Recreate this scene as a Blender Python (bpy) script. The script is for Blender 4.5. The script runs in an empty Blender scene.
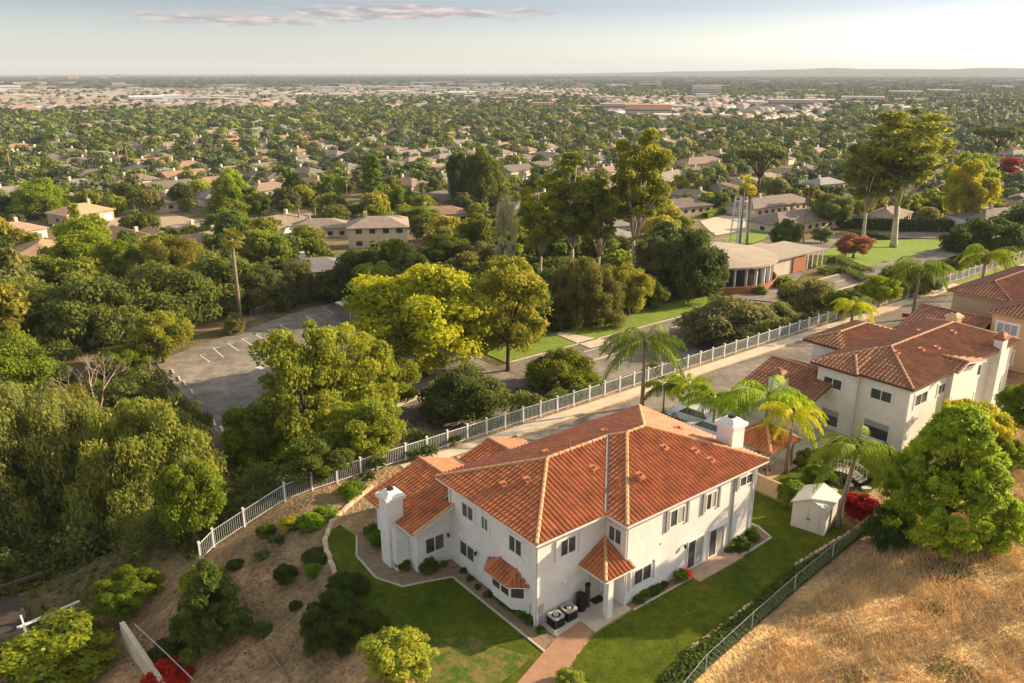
import bpy, math, random
import numpy as np
from mathutils import Vector, Matrix
C = bpy.context.scene.collection
R = math.radians
PI = math.pi
# ------------------------------------------------------------------ camera
FPX = 812.8
PITCH = R(18.41)
YAW = R(51.80)
CAM = np.array([-23.96, -28.27, 28.71])
scn = bpy.context.scene
cd = bpy.data.cameras.new('camera')
cam = bpy.data.objects.new('camera', cd); C.objects.link(cam)
cd.sensor_width = 36.0
cd.lens = 36.0 * FPX / 1024.0
cd.clip_start = 0.5; cd.clip_end = 60000.0
_F = np.array([math.cos(YAW)*math.cos(PITCH), math.sin(YAW)*math.cos(PITCH), -math.sin(PITCH)])
_R = np.array([math.sin(YAW), -math.cos(YAW), 0.0])
_U = np.cross(_R, _F)
cam.matrix_world = Matrix(((_R[0], _U[0], -_F[0], CAM[0]), (_R[1], _U[1], -_F[1], CAM[1]), (_R[2], _U[2], -_F[2], CAM[2]), (0, 0, 0, 1)))
scn.camera = cam
# ------------------------------------------------------------------ sky, sun, exposure
SUN_EL = R(20.0)
SX, SY = 0.943, -0.333
SUN_DIR = Vector((SX*math.cos(SUN_EL), SY*math.cos(SUN_EL), math.sin(SUN_EL)))
world = bpy.data.worlds.new('World'); scn.world = world; world.use_nodes = True
wn = world.node_tree; wn.nodes.clear()
def WN(t, **k):
    n = wn.nodes.new(t)
    for a, b in k.items(): setattr(n, a, b)
    return n
wout = WN('ShaderNodeOutputWorld'); wbg = WN('ShaderNodeBackground')
sky = WN('ShaderNodeTexSky', sky_type='NISHITA'); sky.sun_disc = False
sky.sun_elevation = SUN_EL
sky.sun_rotation = math.atan2(SX, SY)
sky.altitude = 100; sky.air_density = 1.0; sky.dust_density = 1.2; sky.ozone_density = 2.5
wbg.inputs['Strength'].default_value = 0.15
# thin bands of evening cloud low in the sky
tc = WN('ShaderNodeTexCoord'); sep = WN('ShaderNodeSeparateXYZ')
wn.links.new(tc.outputs['Generated'], sep.inputs[0])
def WM(op, a, b=None, c=None):
    n = WN('ShaderNodeMath', operation=op)
    for i, v in enumerate((a, b, c)):
        if v is None: continue
        if isinstance(v, (int, float)): n.inputs[i].default_value = v
        else: wn.links.new(v, n.inputs[i])
    return n.outputs[0]
az = WM('ARCTAN2', sep.outputs['Y'], sep.outputs['X'])
comb = WN('ShaderNodeCombineXYZ')
wn.links.new(WM('MULTIPLY', az, 22.0), comb.inputs[0]); wn.links.new(WM('MULTIPLY', sep.outputs['Z'], 120.0), comb.inputs[1])
nz = WN('ShaderNodeTexNoise'); nz.inputs['Scale'].default_value = 1.0; nz.inputs['Detail'].default_value = 6.0; nz.inputs['Roughness'].default_value = 0.55
wn.links.new(comb.outputs[0], nz.inputs['Vector'])
def band(val, c, w):      # 1 at c falling to 0 at +-w
    return WM('MAXIMUM', WM('SUBTRACT', 1.0, WM('DIVIDE', WM('ABSOLUTE', WM('SUBTRACT', val, c)), w)), 0.0)
m1 = WM('MULTIPLY', band(sep.outputs['Z'], 0.0625, 0.0120), band(az, 1.02, 0.20))
m3 = WM('MULTIPLY', band(sep.outputs['Z'], 0.0535, 0.0095), band(az, 1.20, 0.17))
m2 = WM('MULTIPLY', band(sep.outputs['Z'], 0.20, 0.10), band(az, 1.2, 1.6))
mm = WM('MAXIMUM', WM('MAXIMUM', m1, m3), WM('MULTIPLY', m2, 0.5))
cl = WM('MULTIPLY', WM('SUBTRACT', WM('ADD', nz.outputs['Fac'], WM('MULTIPLY', mm, 0.60)), 0.60), 4.0)
clamp = WN('ShaderNodeClamp'); wn.links.new(cl, clamp.inputs[0])
cm = WM('MULTIPLY', WM('MULTIPLY', clamp.outputs[0], 0.9), WM('MINIMUM', WM('MULTIPLY', mm, 6.0), 1.0))
ccr = WN('ShaderNodeValToRGB')
nz2 = WN('ShaderNodeTexNoise'); nz2.inputs['Scale'].default_value = 1.6; nz2.inputs['Detail'].default_value = 3.0
wn.links.new(comb.outputs[0], nz2.inputs['Vector']); wn.links.new(nz2.outputs['Fac'], ccr.inputs[0])
ccr.color_ramp.elements[0].position = 0.42; ccr.color_ramp.elements[0].color = (1.30, 1.24, 1.40, 1)
ccr.color_ramp.elements[1].position = 0.62; ccr.color_ramp.elements[1].color = (2.8, 2.25, 1.95, 1)
hs_ = WN('ShaderNodeHueSaturation'); hs_.inputs['Saturation'].default_value = 0.52; wn.links.new(sky.outputs[0], hs_.inputs['Color'])
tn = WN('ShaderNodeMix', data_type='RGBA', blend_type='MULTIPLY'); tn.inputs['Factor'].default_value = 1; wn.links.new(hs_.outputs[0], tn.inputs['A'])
zr_ = WN('ShaderNodeValToRGB'); wn.links.new(sep.outputs['Z'], zr_.inputs[0])      # tint by height: warm grey horizon, grey blue above, warm fill light added overhead
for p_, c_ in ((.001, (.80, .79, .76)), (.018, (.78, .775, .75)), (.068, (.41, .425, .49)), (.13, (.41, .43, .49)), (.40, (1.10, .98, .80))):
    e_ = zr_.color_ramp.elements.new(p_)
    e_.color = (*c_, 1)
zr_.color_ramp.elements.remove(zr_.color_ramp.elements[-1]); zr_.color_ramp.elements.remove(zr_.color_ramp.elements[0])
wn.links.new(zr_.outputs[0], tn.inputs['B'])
mix = WN('ShaderNodeMix', data_type='RGBA')
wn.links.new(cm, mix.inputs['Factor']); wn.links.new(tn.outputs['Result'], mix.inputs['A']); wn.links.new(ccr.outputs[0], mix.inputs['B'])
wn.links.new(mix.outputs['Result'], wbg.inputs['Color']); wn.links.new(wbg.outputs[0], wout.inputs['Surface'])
sl = bpy.data.lights.new('sun', 'SUN'); so = bpy.data.objects.new('sun', sl); C.objects.link(so)
sl.energy = 5.0; sl.angle = R(0.6); sl.color = (1.0, 0.79, 0.52)
so.rotation_euler = SUN_DIR.to_track_quat('Z', 'Y').to_euler()
so.location = (60, -30, 80)
scn.view_settings.view_transform = 'Standard'; scn.view_settings.look = 'None'
scn.view_settings.exposure = 1.08; scn.view_settings.gamma = 1.0; scn.view_settings.use_curve_mapping = False
scn.cycles.max_bounces = 6; scn.cycles.transparent_max_bounces = 4; scn.cycles.volume_bounces = 0

# ------------------------------------------------------------------ terrain
def ss(t):
    t = np.clip(t, 0, 1); return t*t*(3-2*t)
def T(x, y):
    x = np.asarray(x, float); y = np.asarray(y, float)
    D = np.hypot(x+24, y+28)
    low = -8 - 8*ss((D-150)/110) - 5*ss((D-260)/600)
    z = ss((y-22.3)/13)*low
    xs = np.interp(y, [-10, 3, 15, 20], [-9.0, -7.8, -5.6, -4.4])
    zl = -0.34*np.maximum(0, xs - x); zl = np.maximum(zl, -7.8 + 0.02*np.maximum(x, -60))
    z = np.minimum(z, zl)
    fy = -8.2 + np.clip((x-4.4)/19, 0, 1.5)*1.6
    hill = 0.10*np.maximum(0, fy - y)*ss((x+8)/10)
    z = z + np.minimum(hill, 2.5)
    # far low ridge on the right of the horizon
    ang = np.arctan2(y+28, x+24)
    z = z + 84*ss((D-7500)/2200)*ss((R(50)-ang)/R(22)+.1)*(0.86+0.14*np.sin(ang*60)*np.cos(ang*23))
    return z
def Tz(x, y): return float(T(x, y))
def ray(px, py):
    return _F + _R*(px-512)/FPX - _U*(py-341.5)/FPX
def at(px, py, z=0.0):
    d = ray(px, py); p = CAM + d*(z-CAM[2])/d[2]; return (float(p[0]), float(p[1]), float(z))
def ground(px, py):
    d = ray(px, py); t = 20.0
    while t < 9000:
        p = CAM + d*t
        if p[2] <= T(p[0], p[1]): break
        t *= 1.004
    return (float(p[0]), float(p[1]), Tz(p[0], p[1]))
def height_at(P, py, px=512):      # height above P of the picture row py
    D = math.hypot(P[0]-CAM[0], P[1]-CAM[1]); d = ray(px, py)
    return float(CAM[2] + d[2]*D/math.hypot(d[0], d[1]) - P[2])
def width_at(P, wpx):
    return wpx*float(np.dot(np.array(P)-CAM, _F))/FPX

# ------------------------------------------------------------------ materials
MATS = {}
def newmat(name):
    m = bpy.data.materials.new(name); m.use_nodes = True; MATS[name] = m
    nt = m.node_tree; nt.nodes.clear()
    o = nt.nodes.new('ShaderNodeOutputMaterial'); b = nt.nodes.new('ShaderNodeBsdfPrincipled')
    nt.links.new(b.outputs[0], o.inputs['Surface'])
    return m, nt, b, o
def pm(name, c1, c2=None, scale=3.0, rough=0.8, bump=0.0, bscale=None, detail=5.0, lo=.35, hi=.65, metallic=0.0, objcol=False, spec=0.3, tint=False, stretch=None):
    m, nt, b, o = newmat(name)
    b.inputs['Roughness'].default_value = rough; b.inputs['Metallic'].default_value = metallic
    b.inputs['Specular IOR Level'].default_value = spec
    L = nt.links.new
    tcn = nt.nodes.new('ShaderNodeTexCoord'); vec = tcn.outputs['Object']
    if stretch:
        mp = nt.nodes.new('ShaderNodeMapping'); mp.inputs['Scale'].default_value = stretch; L(vec, mp.inputs[0]); vec = mp.outputs[0]
    if c2 is None: c2 = tuple(min(1, c*0.86) for c in c1)
    n = nt.nodes.new('ShaderNodeTexNoise'); n.inputs['Scale'].default_value = scale; n.inputs['Detail'].default_value = detail
    n.inputs['Roughness'].default_value = .6
    L(vec, n.inputs['Vector'])
    r = nt.nodes.new('ShaderNodeValToRGB'); L(n.outputs['Fac'], r.inputs[0])
    r.color_ramp.elements[0].position = lo; r.color_ramp.elements[0].color = (*c1, 1)
    r.color_ramp.elements[1].position = hi; r.color_ramp.elements[1].color = (*c2, 1)
    col = r.outputs[0]
    def mul(a, bb):
        x = nt.nodes.new('ShaderNodeMix'); x.data_type = 'RGBA'; x.blend_type = 'MULTIPLY'; x.inputs['Factor'].default_value = 1
        L(a, x.inputs['A']); L(bb, x.inputs['B']); return x.outputs['Result']
    if objcol:
        oi = nt.nodes.new('ShaderNodeObjectInfo'); col = mul(col, oi.outputs['Color'])
    if tint:
        a = nt.nodes.new('ShaderNodeAttribute'); a.attribute_name = 'tint'; col = mul(col, a.outputs['Color'])
    L(col, b.inputs['Base Color'])
    if bump:
        n2 = nt.nodes.new('ShaderNodeTexNoise'); n2.inputs['Scale'].default_value = bscale or scale*4; n2.inputs['Detail'].default_value = 4
        L(vec, n2.inputs['Vector'])
        bp = nt.nodes.new('ShaderNodeBump'); bp.inputs['Strength'].default_value = bump; bp.inputs['Distance'].default_value = 0.1
        L(n2.outputs['Fac'], bp.inputs['Height']); L(bp.outputs[0], b.inputs['Normal'])
    return m
def leafmat(name, attr=False, trans=0.5):
    m, nt, b, o = newmat(name); L = nt.links.new
    b.inputs['Roughness'].default_value = .62; b.inputs['Specular IOR Level'].default_value = .18
    if attr:
        a = nt.nodes.new('ShaderNodeAttribute'); a.attribute_name = 'tint'; col = a.outputs['Color']
    else:
        oi = nt.nodes.new('ShaderNodeObjectInfo')
        a = nt.nodes.new('ShaderNodeAttribute'); a.attribute_name = 'rnd'
        tcn = nt.nodes.new('ShaderNodeTexCoord')
        n = nt.nodes.new('ShaderNodeTexNoise'); n.inputs['Scale'].default_value = .55; n.inputs['Detail'].default_value = 3
        L(tcn.outputs['Object'], n.inputs['Vector'])
        add = nt.nodes.new('ShaderNodeMath'); add.operation = 'ADD'; L(n.outputs['Fac'], add.inputs[0])
        mu = nt.nodes.new('ShaderNodeMath'); mu.operation = 'MULTIPLY'; mu.inputs[1].default_value = .5; L(a.outputs['Fac'], mu.inputs[0]); L(mu.outputs[0], add.inputs[1])
        r = nt.nodes.new('ShaderNodeValToRGB'); L(add.outputs[0], r.inputs[0])
        e = r.color_ramp.elements
        e[0].position = .50; e[0].color = (1.18, 1.18, .85, 1); e[1].position = 1.0; e[1].color = (2.6, 2.2, 1.1, 1)
        q = e.new(.74); q.color = (1.9, 1.7, 1.05, 1)
        x = nt.nodes.new('ShaderNodeMix'); x.data_type = 'RGBA'; x.blend_type = 'MULTIPLY'; x.inputs['Factor'].default_value = 1
        L(r.outputs[0], x.inputs['A']); L(oi.outputs['Color'], x.inputs['B']); col = x.outputs['Result']
    L(col, b.inputs['Base Color'])
    t = nt.nodes.new('ShaderNodeBsdfTranslucent'); L(col, t.inputs[0])
    mx = nt.nodes.new('ShaderNodeMixShader'); mx.inputs[0].default_value = trans
    L(b.outputs[0], mx.inputs[1]); L(t.outputs[0], mx.inputs[2]); L(mx.outputs[0], o.inputs['Surface'])
    return m
LEAF = leafmat('leaves'); LEAFA = leafmat('leaves_tinted', attr=True, trans=.25)
STUCCO = pm('white_stucco', (.80, .765, .72), (.72, .69, .65), 1.2, .9, .25, 30)
TRIM = pm('white_trim', (.78, .76, .72), None, 2, .55)
STUC2 = pm('cream_stucco', (.82, .75, .67), (.75, .68, .60), 1.2, .9, .25, 30)
STUC3 = pm('tan_stucco', (.60, .42, .24), (.54, .38, .22), 1.2, .9, .25, 30)
TRIM3 = pm('tan_trim', (.42, .27, .14), None, 2, .7)
TILE = pm('terracotta_tile', (.52, .172, .058), (.38, .118, .042), 1.2, .48, .15, 25, tint=True, spec=.55)
CAPT = pm('ridge_tile', (.66, .38, .20), (.50, .26, .12), 3, .8, .2, 20)
TILE2 = pm('brown_tile', (.36, .165, .085), (.28, .125, .065), 1.2, .75, .15, 25, tint=True)
CAPT2 = pm('brown_ridge_tile', (.50, .30, .18), (.38, .22, .13), 3, .8, .2, 20)
TILE3 = pm('maroon_tile', (.31, .135, .085), (.25, .11, .07), 1.2, .75, .15, 25, tint=True)
CAPT3 = pm('maroon_ridge_tile', (.30, .12, .08), None, 3, .8, .2, 20)
DARKW = pm('dark_fascia', (.10, .045, .03), None, 3, .6)
GLASS = pm('window_glass', (.045, .048, .052), (.10, .10, .095), .8, .06, spec=.6)
SHADE = pm('roller_shade', (.36, .37, .34), None, 8, .7)
CURT = pm('curtain', (.50, .46, .40), (.3, .28, .25), 6, .9, stretch=(6, 6, .3))
MET = pm('galvanised_metal', (.42, .42, .42), None, 4, .4, metallic=.6)
PIPE = pm('grey_downspout', (.38, .36, .35), None, 4, .6)
VENT = pm('vent_pipe', (.42, .15, .07), None, 4, .6)
BLACK = pm('black_plastic', (.018, .018, .02), None, 5, .5)
ACW = pm('painted_metal', (.46, .43, .39), (.38, .36, .33), 5, .5)
CONC = pm('concrete', (.46, .40, .32), (.56, .49, .39), 1.1, .9, .2, 12)
CONC2 = pm('pale_concrete', (.62, .52, .38), (.50, .42, .31), .8, .9, .2, 12)
ASPH = pm('asphalt', (.27, .23, .19), (.20, .17, .145), .35, .9, .3, 30)
ASPH2 = pm('dark_asphalt', (.17, .150, .132), (.215, .190, .168), .16, .9, .2, 20)
PAINT = pm('road_paint', (.72, .70, .66), (.5, .49, .46), 2, .8)
PATHM = pm('red_concrete', (.42, .23, .14), (.35, .19, .12), 2, .85, .2, 12)
PATIO = pm('sandstone_paving', (.50, .36, .26), (.40, .27, .19), 1.5, .85, .2, 10)
def layered(name, base, layers, bump=.8, bs=24):
    m, nt, b, o = newmat(name); L = nt.links.new; t = nt.nodes.new('ShaderNodeTexCoord'); col = None
    rgb = nt.nodes.new('ShaderNodeRGB'); rgb.outputs[0].default_value = (*base, 1); col = rgb.outputs[0]
    for sc, lo, hi, p0, p1 in layers:
        n = nt.nodes.new('ShaderNodeTexNoise'); n.inputs['Scale'].default_value = sc; n.inputs['Detail'].default_value = 7; n.inputs['Roughness'].default_value = .65; L(t.outputs['Object'], n.inputs['Vector'])
        r = nt.nodes.new('ShaderNodeValToRGB'); L(n.outputs['Fac'], r.inputs[0]); r.color_ramp.elements[0].position = p0; r.color_ramp.elements[0].color = (*lo, 1); r.color_ramp.elements[1].position = p1; r.color_ramp.elements[1].color = (*hi, 1)
        x = nt.nodes.new('ShaderNodeMix'); x.data_type = 'RGBA'; x.blend_type = 'MULTIPLY'; x.inputs['Factor'].default_value = 1; L(col, x.inputs['A']); L(r.outputs[0], x.inputs['B']); col = x.outputs['Result']
    L(col, b.inputs['Base Color']); b.inputs['Roughness'].default_value = .95; b.inputs['Specular IOR Level'].default_value = .1
    n = nt.nodes.new('ShaderNodeTexNoise'); n.inputs['Scale'].default_value = bs; n.inputs['Detail'].default_value = 5; L(t.outputs['Object'], n.inputs['Vector'])
    bp = nt.nodes.new('ShaderNodeBump'); bp.inputs['Strength'].default_value = bump; bp.inputs['Distance'].default_value = .08; L(n.outputs['Fac'], bp.inputs['Height']); L(bp.outputs[0], b.inputs['Normal'])
    return m
LAWN = layered('lawn_grass', (.092, .138, .010), [(.28, (.70, .76, .8), (1.35, 1.15, 1.2), .38, .62), (1.6, (.72, .76, .8), (1.3, 1.18, 1.1), .35, .65), (14, (.6, .62, .7), (1.35, 1.3, 1.2), .35, .65)], 1.0, 30)
ASPH2 = layered('dark_asphalt', (.245, .215, .185), [(.09, (.72, .72, .74), (1.2, 1.18, 1.15), .4, .6), (.5, (.82, .82, .83), (1.15, 1.14, 1.12), .42, .58), (5, (.8, .8, .8), (1.12, 1.12, 1.1), .35, .6)], .3, 30)
ASPH = layered('asphalt', (.235, .20, .168), [(.16, (.78, .78, .8), (1.2, 1.18, 1.15), .4, .6), (1.2, (.85, .85, .85), (1.1, 1.1, 1.1), .42, .58), (7, (.82, .82, .82), (1.12, 1.12, 1.1), .35, .6)], .3, 30)
STUCCO = layered('white_stucco', (.775, .74, .70), [(.5, (.93, .925, .91), (1.03, 1.03, 1.03), .4, .6), (3, (.95, .945, .935), (1.02, 1.02, 1.02), .38, .6)], .25, 30)
LAWN_W = layered('worn_lawn', (.155, .165, .035), [(1.0, (.5, .85, .5), (1.5, 1.15, 1.7), .42, .58), (12, (.7, .7, .7), (1.3, 1.25, 1.2), .35, .65)], 1.0, 30)
LAWN2 = pm('bright_lawn', (.22, .30, .03), (.16, .24, .025), .6, .95, .8, 24, detail=8)
SOIL = pm('bed_soil', (.33, .235, .15), (.22, .155, .10), 2.5, .95, .8, 14, detail=9)
STONE = pm('edging_stone', (.66, .51, .35), (.50, .38, .26), 3, .9, .5, 10, objcol=True)
BARK = pm('bark', (.13, .09, .06), (.075, .052, .035), 4, .95, .6, 12, stretch=(1, 1, .3))
EBARK = pm('pale_bark', (.62, .53, .42), (.38, .29, .21), 1.6, .9, .4, 8, stretch=(1, 1, .35))
PBARK = pm('palm_bark', (.30, .24, .18), (.20, .15, .11), 6, .95, .6, 14, stretch=(.3, .3, 3))
FENCEM = pm('white_fence_paint', (.78, .76, .74), None, 5, .5)
PICKM = pm('grey_picket_metal', (.52, .53, .54), None, 5, .5)
BRICKW = pm('tan_block', (.48, .36, .22), (.38, .28, .17), 3.5, .9, .5, 9, stretch=(1, 1, 3))
SHEDM = pm('cream_shed_panel', (.62, .56, .48), (.54, .49, .42), 1.5, .6)
SHEDR = pm('shed_roof', (.60, .56, .52), None, 1.5, .6)
WOOD = pm('old_wood', (.30, .19, .11), (.20, .12, .07), 5, .8, .3, 12, stretch=(1, 1, 5))
DWOOD = pm('dark_deck_wood', (.075, .055, .045), (.05, .038, .03), 3, .85)
ORW = pm('orange_cedar', (.42, .16, .07), (.33, .12, .05), 4, .7, stretch=(6, 6, 1))
HWALL = pm('house_wall', (.60, .52, .42), (.52, .45, .37), 1, .9, objcol=True)
HROOF = pm('shingle_roof', (.9, .86, .82), (.66, .62, .60), .7, .9, .3, 14, objcol=True)
HDARK = pm('dark_opening', (.045, .045, .045), None, 3, .3)
WINW = pm('pale_window', (.33, .36, .38), None, 3, .2)
FARH = pm('far_house_paint', (.9, .9, .9), (.8, .8, .8), .2, .9, tint=True)
CARP = pm('car_paint', (.95, .95, .95), (.9, .9, .9), 1, .25, objcol=True, spec=.5)
TYRE = pm('tyre', (.02, .02, .02), None, 5, .8)
RIM = pm('rim', (.45, .45, .45), None, 5, .35, metallic=.7)
REDL = pm('tail_lamp', (.35, .02, .02), None, 5, .3)
HEADL = pm('head_lamp', (.75, .75, .72), None, 5, .15)
GREENF = pm('green_mesh', (.42, .47, .38), None, 5, .6)
DRYG = pm('dry_grass_blade', (.78, .53, .25), (.42, .31, .18), .45, .9, tint=False)
ROCK = pm('pale_rock', (.55, .48, .40), (.40, .34, .28), 3, .9, .6, 6)
POND = pm('dark_water', (.02, .025, .02), None, 3, .05)

# ------------------------------------------------------------------ mesh builders
def setp(o, label=None, cat=None, group=None, kind=None):
    if label: o['label'] = label
    if cat: o['category'] = cat
    if group: o['group'] = group
    if kind: o['kind'] = kind
    return o
def thing(name, label, cat, loc=(0, 0, 0), rz=0.0, group=None, scale=None):
    o = bpy.data.objects.new(name, None); C.objects.link(o)
    o.empty_display_size = .3
    o.location = loc; o.rotation_euler = (0, 0, rz)
    if scale: o.scale = scale
    return setp(o, label, cat, group)
class MB:
    def __init__(s): s.v = []; s.f = []; s.t = []
    def add(s, vs, fs, tint=None):
        b = len(s.v); s.v.extend([tuple(map(float, q)) for q in vs]); s.f.extend([tuple(i+b for i in f) for f in fs])
        s.t.extend([tint or (1, 1, 1)]*len(fs)); return s
    def box(s, x0, y0, z0, x1, y1, z1, tint=None):
        x0, x1 = min(x0, x1), max(x0, x1); y0, y1 = min(y0, y1), max(y0, y1)
        v = [(x0, y0, z0), (x1, y0, z0), (x1, y1, z0), (x0, y1, z0), (x0, y0, z1), (x1, y0, z1), (x1, y1, z1), (x0, y1, z1)]
        return s.add(v, [(0, 3, 2, 1), (4, 5, 6, 7), (0, 1, 5, 4), (1, 2, 6, 5), (2, 3, 7, 6), (3, 0, 4, 7)], tint)
    def obox(s, o, r, n, u0, u1, z0, z1, d0, d1, tint=None):    # box along run r and outward normal n
        v = []
        for z in (z0, z1):
            for (u, d) in ((u0, d0), (u1, d0), (u1, d1), (u0, d1)):
                v.append((o[0]+r[0]*u+n[0]*d, o[1]+r[1]*u+n[1]*d, o[2]+z))
        return s.add(v, [(0, 3, 2, 1), (4, 5, 6, 7), (0, 1, 5, 4), (1, 2, 6, 5), (2, 3, 7, 6), (3, 0, 4, 7)], tint)
    def prism(s, pts, z0, z1, tint=None):
        n = len(pts); z0 = z0 if hasattr(z0, '__len__') else [z0]*n; z1 = z1 if hasattr(z1, '__len__') else [z1]*n
        v = [(p[0], p[1], z0[i]) for i, p in enumerate(pts)] + [(p[0], p[1], z1[i]) for i, p in enumerate(pts)]
        f = [tuple(range(n-1, -1, -1)), tuple(range(n, 2*n))] + [(i, (i+1) % n, n+(i+1) % n, n+i) for i in range(n)]
        return s.add(v, f, tint)
    def tube(s, path, rad, seg=7, cap=True, tint=None):
        P = [Vector(p) for p in path]; rings = []
        for i, p in enumerate(P):
            d = (P[min(i+1, len(P)-1)] - P[max(i-1, 0)])
            d = d.normalized() if d.length > 1e-9 else Vector((0, 0, 1))
            a = d.orthogonal().normalized() if abs(d.z) < .95 else Vector((1, 0, 0)).cross(d).normalized()
            b = d.cross(a)
            r = rad[i] if hasattr(rad, '__len__') else rad
            rings.append([p + (a*math.cos(t) + b*math.sin(t))*r for t in [2*PI*k/seg for k in range(seg)]])
        v = [q for rg in rings for q in rg]; f = []
        for i in range(len(P)-1):
            for k in range(seg): f.append((i*seg+k, i*seg+(k+1) % seg, (i+1)*seg+(k+1) % seg, (i+1)*seg+k))
        if cap: f.append(tuple(range(seg-1, -1, -1))); f.append(tuple((len(P)-1)*seg+k for k in range(seg)))
        return s.add(v, f, tint)
    def build(s, name, m, parent=None, smooth=False, **props):
        me = bpy.data.meshes.new(name)
        off = parent.location if parent is not None else Vector((0, 0, 0))
        me.from_pydata([(a-off[0], b-off[1], c-off[2]) for a, b, c in s.v], [], s.f)
        me.materials.append(m)
        if any(t != (1, 1, 1) for t in s.t):
            a = me.attributes.new('tint', 'FLOAT_COLOR', 'FACE')
            a.data.foreach_set('color', np.array([(*t, 1.0) for t in s.t], np.float32).ravel())
        elif m in (TILE, TILE2, TILE3, FARH):
            a = me.attributes.new('tint', 'FLOAT_COLOR', 'FACE'); a.data.foreach_set('color', np.ones(4*len(s.f), np.float32))
        if smooth: me.polygons.foreach_set('use_smooth', [True]*len(me.polygons))
        me.update()
        o = bpy.data.objects.new(name, me); C.objects.link(o)
        if parent is not None:
            o.parent = parent
        setp(o, **props) if props else None
        return o
def sub(o_parent_part, mbx, name, m, root, smooth=False):
    """a sub-part: mesh in world coordinates, child of a part (the part itself sits at the root's origin)"""
    o = mbx.build(name, m, root, smooth); o.parent = o_parent_part
    return o
def struct(name, mbx, m): return mbx.build(name, m, None, kind='structure')
def sheet(name, pts, z, m, th=None):
    b = MB()
    if th: b.prism(pts, z-th, z)
    else: b.add([(p[0], p[1], z) for p in pts], [tuple(range(len(pts)))])
    o = struct(name, b, m)
    if not th and o.data.polygons[0].normal.z < 0: o.data.flip_normals()
    return o
def npmesh(name, verts, quads, m, attr=None, attrname='rnd', mats=None, midx=None):
    me = bpy.data.meshes.new(name)
    nv, nf = len(verts), len(quads)
    me.vertices.add(nv); me.vertices.foreach_set('co', np.asarray(verts, np.float32).ravel())
    me.loops.add(nf*4); me.loops.foreach_set('vertex_index', np.asarray(quads, np.int32).ravel())
    me.polygons.add(nf); me.polygons.foreach_set('loop_start', np.arange(0, nf*4, 4, dtype=np.int32))
    me.update(calc_edges=True)
    for q in ([m] if mats is None else mats): me.materials.append(q)
    if midx is not None: me.polygons.foreach_set('material_index', np.asarray(midx, np.int32))
    if attr is not None:
        attr = np.asarray(attr, np.float32)
        if attr.ndim == 1: me.attributes.new(attrname, 'FLOAT', 'FACE').data.foreach_set('value', attr)
        else: me.attributes.new(attrname, 'FLOAT_COLOR', 'FACE').data.foreach_set('color', np.c_[attr, np.ones(len(attr))].astype(np.float32).ravel())
    me.update()
    return me

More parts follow.
